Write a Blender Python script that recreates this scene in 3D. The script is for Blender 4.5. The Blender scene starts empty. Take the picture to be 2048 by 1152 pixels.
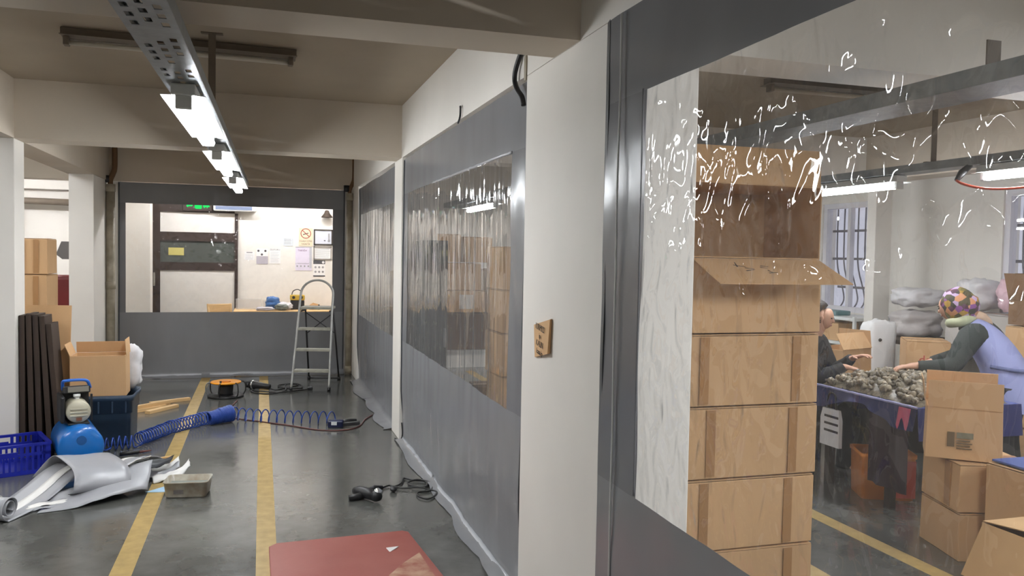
import bpy, bmesh, math, random
from mathutils import Vector, Matrix, Euler, noise
random.seed(7)
PI = math.pi
sc = bpy.context.scene
COL = sc.collection

# ---------------------------------------------------------------- camera
cam = bpy.data.objects.new('camera', bpy.data.cameras.new('camera'))
COL.objects.link(cam)
cam.data.sensor_width = 36.0
cam.data.lens = 1650.0 * 36.0 / 2048.0
cam.data.clip_start = 0.05
YAW, PITCH, ROLL = 0.2950, -0.0407, 0.01817
_fw = Vector((math.sin(YAW) * math.cos(PITCH), math.cos(YAW) * math.cos(PITCH), math.sin(PITCH)))
_r = Vector((math.cos(YAW), -math.sin(YAW), 0))
_u = _r.cross(_fw)
_r2 = _r * math.cos(ROLL) + _u * math.sin(ROLL)
_u2 = -_r * math.sin(ROLL) + _u * math.cos(ROLL)
m = Matrix((_r2, _u2, -_fw)).transposed().to_4x4()
m.translation = Vector((0, 0, 1.6))
cam.matrix_world = m
sc.camera = cam

# ---------------------------------------------------------------- sky, exposure
w = bpy.data.worlds.new('sky'); sc.world = w; w.use_nodes = True
bg = w.node_tree.nodes['Background']
bg.inputs[0].default_value = (0.80, 0.82, 1.0, 1)
bg.inputs[1].default_value = 0.75
sc.view_settings.view_transform = 'Standard'
sc.view_settings.look = 'None'
sc.view_settings.gamma = 1.0
sc.view_settings.use_curve_mapping = False
sc.view_settings.exposure = 0.0
TUBE = 105.0        # radiance of a lit fluorescent tube

# ---------------------------------------------------------------- materials
def S(r, g, b):
    f = lambda c: (c / 255 / 12.92) if c <= 10 else (((c / 255) + .055) / 1.055) ** 2.4
    return (f(r), f(g), f(b), 1.0)

def mat(name, col, rough=.6, metal=0., vary=.0, scale=8., stretch=(1, 1, 1), bump=0., bscale=60., spec=.5, rvary=0., rand=0., col2=None, detail=4., coat=0.):
    M = bpy.data.materials.new(name); M.use_nodes = True
    nt = M.node_tree; N = nt.nodes; L = nt.links; p = N['Principled BSDF']
    p.inputs['Base Color'].default_value = col
    p.inputs['Roughness'].default_value = rough
    p.inputs['Metallic'].default_value = metal
    p.inputs['Specular IOR Level'].default_value = spec
    if coat: p.inputs['Coat Weight'].default_value = coat; p.inputs['Coat Roughness'].default_value = .08
    if vary or bump or rvary or rand:
        tc = N.new('ShaderNodeTexCoord'); mp = N.new('ShaderNodeMapping'); mp.inputs['Scale'].default_value = stretch
        L.new(tc.outputs['Object'], mp.inputs['Vector'])
        src = None
        if vary or rvary:
            n = N.new('ShaderNodeTexNoise'); n.inputs['Scale'].default_value = scale; n.inputs['Detail'].default_value = detail
            L.new(mp.outputs[0], n.inputs['Vector'])
            cr = N.new('ShaderNodeMapRange'); cr.inputs[1].default_value = .3; cr.inputs[2].default_value = .7
            L.new(n.outputs['Fac'], cr.inputs[0])
            if vary:
                mx = N.new('ShaderNodeMix'); mx.data_type = 'RGBA'
                c2 = col2 if col2 else tuple(c * (1 - vary) for c in col[:3]) + (1,)
                mx.inputs[6].default_value = col; mx.inputs[7].default_value = c2
                L.new(cr.outputs[0], mx.inputs[0]); src = mx.outputs[2]
            if rvary:
                rr = N.new('ShaderNodeMapRange'); rr.inputs[3].default_value = rough; rr.inputs[4].default_value = rough + rvary
                L.new(n.outputs['Fac'], rr.inputs[0]); L.new(rr.outputs[0], p.inputs['Roughness'])
        if rand:
            oi = N.new('ShaderNodeObjectInfo'); hs = N.new('ShaderNodeHueSaturation')
            mr = N.new('ShaderNodeMapRange'); mr.inputs[3].default_value = 1 - rand; mr.inputs[4].default_value = 1 + rand
            L.new(oi.outputs['Random'], mr.inputs[0]); L.new(mr.outputs[0], hs.inputs['Value'])
            if src: L.new(src, hs.inputs['Color'])
            else: hs.inputs['Color'].default_value = col
            src = hs.outputs[0]
        if src: L.new(src, p.inputs['Base Color'])
        if bump:
            n2 = N.new('ShaderNodeTexNoise'); n2.inputs['Scale'].default_value = bscale; n2.inputs['Detail'].default_value = 3
            L.new(mp.outputs[0], n2.inputs['Vector'])
            b = N.new('ShaderNodeBump'); b.inputs['Strength'].default_value = bump; b.inputs['Distance'].default_value = .01
            L.new(n2.outputs['Fac'], b.inputs['Height']); L.new(b.outputs[0], p.inputs['Normal'])
    return M

def glow(name, col, strength):
    M = bpy.data.materials.new(name); M.use_nodes = True
    nt = M.node_tree; nt.nodes.remove(nt.nodes['Principled BSDF'])
    e = nt.nodes.new('ShaderNodeEmission'); e.inputs[0].default_value = col; e.inputs[1].default_value = strength
    nt.links.new(e.outputs[0], nt.nodes['Material Output'].inputs[0]); return M

def film(name, scale, stretch, bump, rough=.05, haze=.05, tint=.96, refl=.075, detail=1.):
    """thin clear plastic sheet: mostly see-through, fresnel reflections off its wrinkles, a little haze"""
    M = bpy.data.materials.new(name); M.use_nodes = True
    nt = M.node_tree; N = nt.nodes; L = nt.links; N.remove(N['Principled BSDF'])
    tc = N.new('ShaderNodeTexCoord'); mp = N.new('ShaderNodeMapping'); mp.inputs['Scale'].default_value = stretch
    L.new(tc.outputs['Object'], mp.inputs[0])
    n = N.new('ShaderNodeTexNoise'); n.inputs['Scale'].default_value = scale; n.inputs['Detail'].default_value = detail; n.inputs['Distortion'].default_value = .5
    L.new(mp.outputs[0], n.inputs['Vector'])
    b = N.new('ShaderNodeBump'); b.inputs['Strength'].default_value = bump; b.inputs['Distance'].default_value = .02
    L.new(n.outputs['Fac'], b.inputs['Height'])
    lw = N.new('ShaderNodeLayerWeight'); lw.inputs[0].default_value = .5; L.new(b.outputs[0], lw.inputs['Normal'])
    pw = N.new('ShaderNodeMath'); pw.operation = 'POWER'; pw.inputs[1].default_value = 5; L.new(lw.outputs['Facing'], pw.inputs[0])
    ml = N.new('ShaderNodeMath'); ml.operation = 'MULTIPLY_ADD'; ml.inputs[1].default_value = .9; ml.inputs[2].default_value = refl; ml.use_clamp = True; L.new(pw.outputs[0], ml.inputs[0])
    tr = N.new('ShaderNodeBsdfTransparent'); tr.inputs[0].default_value = (tint, tint, tint, 1)
    gl = N.new('ShaderNodeBsdfGlossy'); gl.inputs['Roughness'].default_value = rough; L.new(b.outputs[0], gl.inputs['Normal'])
    m1 = N.new('ShaderNodeMixShader'); L.new(ml.outputs[0], m1.inputs[0]); L.new(tr.outputs[0], m1.inputs[1]); L.new(gl.outputs[0], m1.inputs[2])
    df = N.new('ShaderNodeBsdfDiffuse'); df.inputs[0].default_value = (.85, .83, .82, 1)
    m2 = N.new('ShaderNodeMixShader'); m2.inputs[0].default_value = haze; L.new(m1.outputs[0], m2.inputs[1]); L.new(df.outputs[0], m2.inputs[2])
    L.new(m2.outputs[0], N['Material Output'].inputs[0]); return M

def concrete():
    M = bpy.data.materials.new('polished_concrete'); M.use_nodes = True
    nt = M.node_tree; N = nt.nodes; L = nt.links; p = N['Principled BSDF']
    tc = N.new('ShaderNodeTexCoord')
    a = N.new('ShaderNodeTexNoise'); a.inputs['Scale'].default_value = 1.3; a.inputs['Detail'].default_value = 8; a.inputs['Roughness'].default_value = .65
    b = N.new('ShaderNodeTexNoise'); b.inputs['Scale'].default_value = 9; b.inputs['Detail'].default_value = 5
    for n in (a, b): L.new(tc.outputs['Object'], n.inputs['Vector'])
    r = N.new('ShaderNodeValToRGB'); e = r.color_ramp.elements
    e[0].position = .30; e[0].color = S(74, 75, 72); e[1].position = .72; e[1].color = S(104, 104, 100)
    L.new(a.outputs['Fac'], r.inputs[0])
    mx = N.new('ShaderNodeMix'); mx.data_type = 'RGBA'; mx.blend_type = 'SOFT_LIGHT'; mx.inputs[0].default_value = .35
    L.new(r.outputs[0], mx.inputs[6]); L.new(b.outputs['Fac'], mx.inputs[7]); L.new(mx.outputs[2], p.inputs['Base Color'])
    rr = N.new('ShaderNodeMapRange'); rr.inputs[1].default_value = .3; rr.inputs[2].default_value = .7; rr.inputs[3].default_value = .12; rr.inputs[4].default_value = .25; p.inputs['Specular IOR Level'].default_value = .85
    L.new(a.outputs['Fac'], rr.inputs[0]); L.new(rr.outputs[0], p.inputs['Roughness'])
    bp = N.new('ShaderNodeBump'); bp.inputs['Strength'].default_value = .06; bp.inputs['Distance'].default_value = .02
    L.new(b.outputs['Fac'], bp.inputs['Height']); L.new(bp.outputs[0], p.inputs['Normal'])
    return M

M_floor = concrete()
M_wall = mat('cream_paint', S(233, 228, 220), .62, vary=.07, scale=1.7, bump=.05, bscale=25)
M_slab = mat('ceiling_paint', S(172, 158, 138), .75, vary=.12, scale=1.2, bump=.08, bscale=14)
M_beam = mat('dimmed_beam_paint', S(204, 192, 175), .7, vary=.10, scale=1.5, bump=.06, bscale=18)  # darker than the wall cream: the beams' weaker light is in the colour
M_line = mat('yellow_floor_paint', S(178, 150, 88), .36, vary=.22, scale=14, rvary=.2)
M_vinyl = mat('grey_vinyl', S(134, 135, 138), .24, vary=.10, scale=3, stretch=(1, 1, .4), bump=.10, bscale=7)
M_vinyl2 = mat('grey_vinyl_band', S(120, 121, 124), .25, vary=.08, scale=3, bump=.14, bscale=9)
M_dark = mat('dark_vinyl_and_edge_shade', S(58, 60, 64), .45)  # dark vinyl; on the near curtain's flap it carries inner shade
M_steel = mat('galvanised_steel', S(150, 155, 158), .42, .75, vary=.2, scale=20, bump=.05)
M_white = mat('white_enamel', S(226, 228, 226), .4)
M_tube = glow('lit_tube', (.94, .97, 1.0, 1), TUBE)
M_tube2 = glow('lit_tube_bright', (.94, .97, 1.0, 1), TUBE * 1.7)  # stronger output for the added fill lamps
M_tube3 = glow('lit_tube_medium', (.96, .97, 1.0, 1), TUBE * 1.2)
M_dead = mat('unlit_tube', S(205, 198, 184), .35)
M_taupe = mat('dusty_taupe_metal', S(120, 108, 94), .6, vary=.15)
M_olive = mat('olive_pipe_paint', S(140, 132, 112), .5, vary=.3, scale=9, col2=S(176, 166, 148))
M_black = mat('black_plastic', S(28, 28, 30), .45)
M_hem_glint_weld = mat('hem_highlight_and_weld', S(186, 189, 194), .14)  # pale tone carries the hem fold's highlight; also colours the window weld
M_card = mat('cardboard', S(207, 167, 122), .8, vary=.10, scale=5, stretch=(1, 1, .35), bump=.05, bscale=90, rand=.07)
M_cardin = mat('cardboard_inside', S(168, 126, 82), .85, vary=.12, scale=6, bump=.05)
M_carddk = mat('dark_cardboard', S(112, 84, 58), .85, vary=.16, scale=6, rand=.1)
M_tape = mat('brown_tape', S(168, 126, 84), .28, vary=.06, scale=20, rand=.05)
M_ink = mat('ink', S(60, 52, 46), .7)
M_redink = mat('red_ink', S(186, 66, 52), .7)
M_paper = mat('white_paper', S(232, 230, 228), .75)
M_blue = mat('blue_plastic', S(24, 36, 150), .36, vary=.1)
M_tank = mat('blue_tank_paint', S(18, 106, 186), .28, coat=.4)
M_navy = mat('navy_bin_plastic', S(38, 56, 76), .45, vary=.15, scale=9)
M_beige = mat('beige_motor_paint', S(196, 190, 168), .45, vary=.1)
M_wood = mat('pale_pine', S(222, 184, 130), .6, vary=.18, scale=5, stretch=(1, 12, 12), rand=.08)
M_darkwood = mat('dark_brown_board', S(58, 44, 34), .75, vary=.3, scale=5, stretch=(14, 14, .6), rand=.15)
M_orange = mat('orange_plastic', S(240, 158, 24), .35)
M_hose = mat('blue_hose', S(34, 66, 146), .32)
M_cord = mat('black_cord', S(26, 25, 25), .5)
M_redcord = mat('dull_red_cord', S(92, 48, 44), .5)
M_chrome = mat('bright_metal', S(225, 226, 228), .2, 1.)
M_sack = mat('white_sack', S(226, 224, 226), .5, vary=.12, scale=6, bump=.5, bscale=16)
M_redboard = mat('worn_red_board', S(142, 70, 60), .5, vary=.9, scale=2.2, col2=S(158, 92, 82), bump=.04)

# ---------------------------------------------------------------- mesh helpers
class MB:
    def __init__(self): self.v = []; self.f = []
    def add(self, vs, fs, M=None):
        o = len(self.v)
        self.v += [tuple(M @ Vector(p)) if M else tuple(p) for p in vs]
        self.f += [tuple(i + o for i in f) for f in fs]
        return self
    def box(self, x0, x1, y0, y1, z0, z1, M=None):
        vs = [(x, y, z) for z in (z0, z1) for y in (y0, y1) for x in (x0, x1)]
        return self.add(vs, [(0, 2, 3, 1), (4, 5, 7, 6), (0, 1, 5, 4), (2, 6, 7, 3), (0, 4, 6, 2), (1, 3, 7, 5)], M)
    def ring(self, rows, closed_u=True, cap=True):
        """rows of equal length joined into a skin"""
        n = len(rows[0]); vs = [p for r in rows for p in r]; fs = []
        for i in range(len(rows) - 1):
            for j in range(n if closed_u else n - 1):
                k = (j + 1) % n
                fs.append((i * n + j, i * n + k, (i + 1) * n + k, (i + 1) * n + j))
        if cap and closed_u:
            fs.append(tuple(range(n - 1, -1, -1))); fs.append(tuple((len(rows) - 1) * n + j for j in range(n)))
        return self.add(vs, fs)
    def cyl(self, p0, p1, r0, r1=None, n=14, cap=True):
        return self.tube([p0, p1], [r0, r0 if r1 is None else r1], n, cap)
    def tube(self, pts, r, n=8, cap=True):
        pts = [Vector(p) for p in pts]; rs = r if isinstance(r, (list, tuple)) else [r] * len(pts)
        rows = []; prev = None
        for i, p in enumerate(pts):
            t = (pts[min(i + 1, len(pts) - 1)] - pts[max(i - 1, 0)]).normalized()
            if prev is None:
                a = Vector((0, 0, 1)) if abs(t.z) < .9 else Vector((1, 0, 0))
                u = t.cross(a).normalized()
            else:
                u = (prev - t * prev.dot(t)).normalized()
            prev = u; v = t.cross(u)
            rows.append([tuple(p + (u * math.cos(2 * PI * k / n) + v * math.sin(2 * PI * k / n)) * rs[i]) for k in range(n)])
        return self.ring(rows, True, cap)
    def lathe(self, prof, n=20, M=None):
        rows = [[(r * math.cos(2 * PI * k / n), r * math.sin(2 * PI * k / n), z) for k in range(n)] for r, z in prof]
        if M: rows = [[tuple(M @ Vector(p)) for p in r] for r in rows]
        return self.ring(rows)
    def prism(self, poly, z0, z1, M=None):
        n = len(poly)
        vs = [(x, y, z0) for x, y in poly] + [(x, y, z1) for x, y in poly]
        fs = [tuple(range(n - 1, -1, -1)), tuple(range(n, 2 * n))] + [(i, (i + 1) % n, n + (i + 1) % n, n + i) for i in range(n)]
        return self.add(vs, fs, M)
    def grid(self, nu, nv, fn):
        vs = [fn(i / nu, j / nv) for j in range(nv + 1) for i in range(nu + 1)]
        fs = [(j * (nu + 1) + i, j * (nu + 1) + i + 1, (j + 1) * (nu + 1) + i + 1, (j + 1) * (nu + 1) + i) for j in range(nv) for i in range(nu)]
        return self.add(vs, fs)
    def ball(self, c, r, nu=14, nv=9, fn=None):
        r = r if isinstance(r, (tuple, list)) else (r, r, r)
        rows = []
        for j in range(nv + 1):
            th = .02 + (PI - .04) * j / nv
            row = []
            for i in range(nu):
                a = 2 * PI * i / nu
                d = Vector((math.sin(th) * math.cos(a), math.sin(th) * math.sin(a), -math.cos(th)))
                k = fn(d) if fn else 1
                row.append((c[0] + d.x * r[0] * k, c[1] + d.y * r[1] * k, c[2] + d.z * r[2] * k))
            rows.append(row)
        return self.ring(rows)
    def build(self, name, mt, parent=None, smooth=False, loc=None, rot=None, bevel=0, solid=0, mesh=None):
        me = bpy.data.meshes.new(name); me.from_pydata(self.v, [], self.f)
        me.materials.append(mt); me.update()
        if smooth: me.polygons.foreach_set('use_smooth', [True] * len(me.polygons))
        o = bpy.data.objects.new(name, me); COL.objects.link(o)
        if parent: o.parent = parent
        if loc is not None: o.location = loc
        if rot is not None: o.rotation_euler = rot
        if bevel:
            md = o.modifiers.new('edge', 'BEVEL'); md.width = bevel; md.segments = 2; md.limit_method = 'ANGLE'
        if solid:
            md = o.modifiers.new('thick', 'SOLIDIFY'); md.thickness = solid; md.offset = 0
        return o

def tag(o, label=None, cat=None, group=None, kind=None):
    if label: o['label'] = label
    if cat: o['category'] = cat
    if group: o['group'] = group
    if kind: o['kind'] = kind
    return o

def thing(name, label, cat, loc=(0, 0, 0), rz=0., group=None, rot=None):
    o = bpy.data.objects.new(name, None); COL.objects.link(o)
    o.location = loc; o.rotation_euler = rot if rot else (0, 0, rz); o.empty_display_size = .1
    return tag(o, label, cat, group)

def struct(name, mb, mt, parent=None, **k):
    o = mb.build(name, mt, parent, **k)
    if not parent: o['kind'] = 'structure'
    return o

def copy_tree(o, parent=None):
    c = o.copy(); COL.objects.link(c)
    if parent: c.parent = parent
    for ch in list(o.children):
        copy_tree(ch, c)
    return c

def text(name, s, size, mt, parent=None, loc=(0, 0, 0), rot=(0, 0, 0), align='CENTER', sx=1.0):
    cu = bpy.data.curves.new(name, 'FONT'); cu.body = s; cu.size = size; cu.align_x = align; cu.align_y = 'CENTER'; cu.extrude = .0004; cu.resolution_u = 3
    t = bpy.data.objects.new(name + '_tmp', cu); COL.objects.link(t)
    bpy.context.view_layer.update()
    me = bpy.data.meshes.new_from_object(t.evaluated_get(bpy.context.evaluated_depsgraph_get()))
    COL.objects.unlink(t); bpy.data.objects.remove(t)
    me.materials.clear(); me.materials.append(mt)
    o = bpy.data.objects.new(name, me); COL.objects.link(o)
    o.location = loc; o.rotation_euler = rot; o.scale = (sx, 1, 1)
    if parent: o.parent = parent
    return o

def smooth_path(pts, n=6):
    """Catmull-Rom through the points"""
    P = [Vector(p) for p in pts]; out = []
    for i in range(len(P) - 1):
        p0, p1, p2, p3 = P[max(i - 1, 0)], P[i], P[i + 1], P[min(i + 2, len(P) - 1)]
        for k in range(n):
            t = k / n
            out.append(.5 * ((2 * p1) + (p2 - p0) * t + (2 * p0 - 5 * p1 + 4 * p2 - p3) * t * t + (3 * p1 - p0 - 3 * p2 + p3) * t ** 3))
    out.append(P[-1]); return out

# ================================================================ SETTING
ZB, ZS = 2.40, 2.84          # underside of beams, underside of slab
struct('floor', MB().box(-7, 6.7, -4, 14.2, -.1, 0), M_floor)
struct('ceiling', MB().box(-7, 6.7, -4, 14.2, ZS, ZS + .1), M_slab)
struct('wall_left', MB().box(-7.2, -7, -4, 14.2, 0, ZS), M_wall)
struct('wall_front', MB().box(-7, 6.7, -4.2, -4, 0, ZS), M_wall)
struct('wall_back', MB().box(-7, -2.0, 14.0, 14.2, 0, ZS).box(-7, -2.0, 13.85, 14.0, 2.45, ZS), M_wall)
struct('wall_lobby', MB().box(-2.0, 1.45, 13.0, 13.2, 0, ZS), M_wall)
struct('wall_lobby_side', MB().box(-2.0, -1.9, 11.3, 13.0, 0, ZS), M_wall)
struct('wall_lobby_right', MB().box(1.45, 1.55, 11.25, 13.2, 0, ZS), M_wall)
struct('wall_workroom_back', MB().box(1.55, 6.5, 11.25, 11.4, 0, ZS), M_wall)
# right wall with two barred windows
WIN = [(7.62, 8.50), (4.45, 5.95)]; WZ0, WZ1 = 1.0, 2.27
mb = MB()
ys = [-4, WIN[1][0], WIN[1][1], WIN[0][0], WIN[0][1], 14.2]
for i in range(5):
    if i in (1, 3):
        mb.box(6.5, 6.7, ys[i], ys[i + 1], 0, WZ0); mb.box(6.5, 6.7, ys[i], ys[i + 1], WZ1, ZS)
    else: mb.box(6.5, 6.7, ys[i], ys[i + 1], 0, ZS)
struct('wall_right', mb, M_wall)

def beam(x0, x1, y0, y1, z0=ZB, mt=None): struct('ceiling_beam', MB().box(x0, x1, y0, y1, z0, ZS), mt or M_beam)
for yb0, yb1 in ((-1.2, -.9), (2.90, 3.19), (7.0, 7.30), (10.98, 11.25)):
    beam(-7, -2.05, yb0, yb1); beam(-1.77, 1.13, yb0, yb1); beam(1.43, 5.85, yb0, yb1, ZB, M_wall)  # workroom cross beams take the lighter cream to look brighter lit
beam(1.13, 1.43, -4, 11.25, ZB, M_wall); beam(-2.05, -1.77, -4, 11.25); beam(5.85, 6.15, -4, 11.25)  # beam over the curtains in cream, its stronger light put into the colour

struct('wall_lobby_gap_filler', MB().box(.985, 1.13, 11.0, 11.2, 0, ZB), M_wall)  # added piece closing the curtain's side gap against lobby light
struct('wall_lobby_gap_filler', MB().box(-1.78, -1.63, 11.0, 11.2, 0, ZB), M_wall)  # same added gap filler at the other end of the curtain

def column(x0, x1, y0, y1, mt=None):
    struct('column', MB().box(x0, x1, y0, y1, 0, ZB), mt or M_wall, bevel=.006)
column(1.13, 1.45, 2.58, 3.55); column(1.128, 1.44, 6.96, 7.36); column(1.13, 1.43, 10.3, 11.2)
column(-2.05, -1.77, 7.0, 7.27); column(-2.03, -1.78, 10.1, 10.92)
column(5.95, 6.15, 6.95, 7.08); column(1.13, 1.45, -1.6, -.7)
column(-2.05, -1.77, 2.9, 3.2)
column(-1.9, -1.47, 12.35, 12.6)

# painted floor lines
def strip(x0, x1, y0, y1): struct('trim_1', MB().box(x0, x1, y0, y1, 0, .0012), M_line)
strip(-.705, -.60, -3, 11.6); strip(-.02, .085, -3, 11.6); strip(3.28, 3.39, -3, 10.9); strip(2.66, 2.77, -3, 10.9)

# windows of the right wall: frame, glass pane, bellied wrought bars
M_frame = mat('white_window_frame', S(222, 220, 226), .45)
M_bar = mat('wrought_iron', S(70, 68, 84), .55)
M_glass = film('window_glass', 3, (1, 1, 1), .02, .02, .10, .95)
for wi, (y0, y1) in enumerate(WIN):
    wo = tag(MB().box(6.52, 6.6, y0, y0 + .06, WZ0, WZ1).box(6.52, 6.6, y1 - .06, y1, WZ0, WZ1).box(6.52, 6.6, y0 + .06, y1 - .06, WZ0, WZ0 + .06)
             .box(6.52, 6.6, y0 + .06, y1 - .06, WZ1 - .06, WZ1).box(6.53, 6.59, (y0 + y1) / 2 - .025, (y0 + y1) / 2 + .025, WZ0 + .06, WZ1 - .06)
             .build('window_%d' % (wi + 1), M_frame), kind='structure')
    for a, b in ((y0 + .06, (y0 + y1) / 2 - .025), ((y0 + y1) / 2 + .025, y1 - .06)):
        MB().add([(6.557, a, WZ0 + .06), (6.557, b, WZ0 + .06), (6.557, b, WZ1 - .06), (6.557, a, WZ1 - .06)], [(3, 2, 1, 0)]).build('pane', M_glass, wo)
    nb = 7 if wi == 0 else 11
    for k in range(nb):
        y = y0 + .08 + (y1 - y0 - .16) * k / (nb - 1)
        pts = [(6.66, y, WZ1), (6.66, y, 1.75), (6.68, y, 1.5), (6.76, y, 1.25), (6.78, y, 1.12), (6.72, y, 1.03), (6.66, y, 1.0)]
        MB().tube(smooth_path(pts, 3), .009, 6).build('bar', M_bar, wo, True)
    for z, xx in ((1.95, 6.66), (1.62, 6.67), (1.28, 6.75)):
        MB().box(xx - .006, xx + .006, y0, y1, z - .014, z + .014).build('cross_bar', M_bar, wo)
# ================================================================ VINYL CURTAINS
def fbm(x, y, z=0.): return noise.noise(Vector((x, y, z)))

def curtain(label, P, width, top, side_l, side_r, win0, win1, disp, filmmat, hem=None, flap=None, step=.022, highlight_ends=()):
    """P(s, z, d) -> world point for along-curtain s, height z, offset d towards the aisle. disp(s, z) is the wrinkle offset."""
    t = thing('vinyl_curtain', label, 'curtain', tuple(P(width / 2, 0, 0)))
    O = t.location.copy()
    def sheet(name, mt, s0, s1, z0, z1, off=0., st=None, zf=None):
        ns = max(2, int((s1 - s0) / (st or step))); nz = max(2, int((z1 - z0) / (st or step)))
        def fn(u, v):
            s = s0 + (s1 - s0) * u; z = z0 + (z1 - z0) * v
            p = P(s, z, disp(s, z) + off); return (p[0] - O[0], p[1] - O[1], p[2] - O[2])
        return MB().grid(ns, nz, fn).build(name, mt, t, True)
    w0, w1 = side_l, width - side_r
    sheet('clear_window', filmmat, w0 - .01, w1 + .01, win0 - .01, win1 + .01)
    sheet('top_panel', M_vinyl, 0, width, win1, top, .003, .035)
    sheet('side_panel', M_vinyl2, 0, w0, win0, win1, .003, .025)
    if side_r > 0: sheet('side_panel', M_vinyl2, w1, width, win0, win1, .003, .025)
    # lower panel runs down, then turns out over the floor as a loose hem
    zlow = .03
    ns = int(width / .03)
    prof = [(win0 - (win0 - zlow) * k / 24, 0.) for k in range(25)]
    h = hem or .09
    prof += [(.016, h * .22), (.009, h * .5), (.006, h * .8), (.005, h)]
    def low(u, v):
        k = v * (len(prof) - 1); i = min(int(k), len(prof) - 2); f = k - i
        z = prof[i][0] * (1 - f) + prof[i + 1][0] * f; d = prof[i][1] * (1 - f) + prof[i + 1][1] * f
        s = width * u
        # loose crumples, stronger close to the floor
        near = max(0, 1 - z / .35)
        d2 = disp(s, z) * (1 - .5 * near) + near * .022 * fbm(s * 2.3, z * 2, 3.1) + d * (.55 + .9 * abs(fbm(s * 1.1, 7.7)))
        zz = z + (.02 * max(0, fbm(s * 3.1, 5.)) * near if d > 0 else 0)
        p = P(s, zz, d2 + .003); return (p[0] - O[0], p[1] - O[1], p[2] - O[2])
    MB().grid(ns, len(prof) - 1, low).build('bottom_panel', M_vinyl, t, True)
    if highlight_ends:
        for a0, a1 in highlight_ends:
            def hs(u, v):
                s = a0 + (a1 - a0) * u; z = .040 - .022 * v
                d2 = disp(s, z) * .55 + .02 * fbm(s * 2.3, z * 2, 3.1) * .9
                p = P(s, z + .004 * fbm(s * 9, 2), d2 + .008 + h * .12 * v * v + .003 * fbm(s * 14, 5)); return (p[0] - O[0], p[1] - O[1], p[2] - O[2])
            MB().grid(int((a1 - a0) / .03), 4, hs).build('hem_highlight_strip', M_hem_glint_weld, t, True)  # pale strip on the fold, its highlight put into the colour
    # welded edging cords / seams at the sides
    for s in ((.012, width - .012) if side_r > 0 else (width - .012, )) if flap is None else flap:
        pts = []
        for k in range(26):
            z = .06 + (top - .07) * k / 25
            p = P(s, z, disp(s, z) + .006); pts.append((p[0] - O[0], p[1] - O[1], p[2] - O[2]))
        MB().tube(pts, .006, 6).build('edging', M_dark, t, True)
    return t

XP = 1.15
# middle bay, Y 3.56 .. 6.97 ; s runs from far to near
def P_mid(s, z, d): return Vector((XP - d, 6.965 - s, z))
def d_mid(s, z):
    env = min(1, max(0, (2.2 - z) / .5))
    return .016 * fbm(s * 1.2, z * .7, 1) + env * (.0065 * fbm(s * 10, z * 1.7 + 2, 4) + .0005 * fbm(s * 30, z * 4, 9)) + .005 * fbm(s * 5, z * 3, 2) - .03 * max(0, 1 - z / .4)
F_mid = film('rippled_clear_film', 8, (1, 1.5, .16), .75, .035, .065, refl=.16, detail=.8)
curtain('grey vinyl curtain with rippled clear window before the stacked cartons, beside the cardboard note column', P_mid, 3.40, 2.385, .20, .24, .85, 2.09, d_mid, F_mid, .10, highlight_ends=((.05, 1.3), (1.38, 3.35)))
tm = [o for o in bpy.data.objects if o.name.startswith('vinyl_curtain')][-1]; O = tm.location
MB().tube([P_mid(1.3 + 1.86 * k / 40, 2.088 + .004 * fbm(k * .8, 1), d_mid(1.3 + 1.86 * k / 40, 2.088) + .006) - O for k in range(41)], .008, 6).build('window_weld', M_hem_glint_weld, tm, True)
# far bay, Y 7.37 .. 10.28
def P_far(s, z, d): return Vector((XP - d, 10.29 - s, z))
def d_far(s, z): return .014 * fbm(s * 1.3, z * .8, 11) + .004 * fbm(s * 15, z * 1.5, 14) + .004 * fbm(s * 5, z * 3, 12) - .03 * max(0, 1 - z / .4)
curtain('grey vinyl curtain with clear window between the slim white post and the ladder corner', P_far, 2.91, 2.375, .12, .12, .83, 2.05, d_far, F_mid, .16)
# near bay, from the wide column past the camera
def P_near(s, z, d): return Vector((1.118 - d, 2.60 - s, z))
def d_near(s, z):
    return .012 * fbm(s * 1.1 + 4, z * .9, 21) + .006 * fbm(s * 4, z * 2.6, 22) + .0022 * fbm(s * 11, z * 7, 23)
F_near = film('creased_clear_film', 12, (1, 1.15, .7), 1.0, .02, .055, detail=1.2)
tn = curtain('large grey vinyl curtain with clear window showing the tall carton stack and workers', P_near, 3.1, 2.39, .292, .35, .85, 2.11, d_near, F_near, .10, flap=(3.088,))
O = tn.location
MB().grid(2, 60, lambda u, v: (1.118 - .004 - O.x + .028 * (1 - abs(2 * u - 1)) * 0 + .012 * u, 2.588 - O.y + .05 * u + .006 * fbm(v * 9, 3), .02 + 2.375 * v - O.z)).build('shaded_edge_flap', M_dark, tn, True)  # dark grey colours in the shade inside the turned edge
pts = [(1.118 - .016 - O.x + .004 * fbm(z * 6, 9), 2.47 - O.y, z * 2.36 + .02) for z in [k / 50 for k in range(51)]]
MB().tube(pts, .0035, 6).build('seam_cord', mat('pale_welt', S(206, 206, 204), .4), tn, True)
pts = [(1.118 - .012 - O.x, 2.305 - O.y, .86 + 1.25 * k / 30) for k in range(31)]
MB().tube(pts, .003, 6).build('window_weld', M_vinyl2, tn, True)
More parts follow.
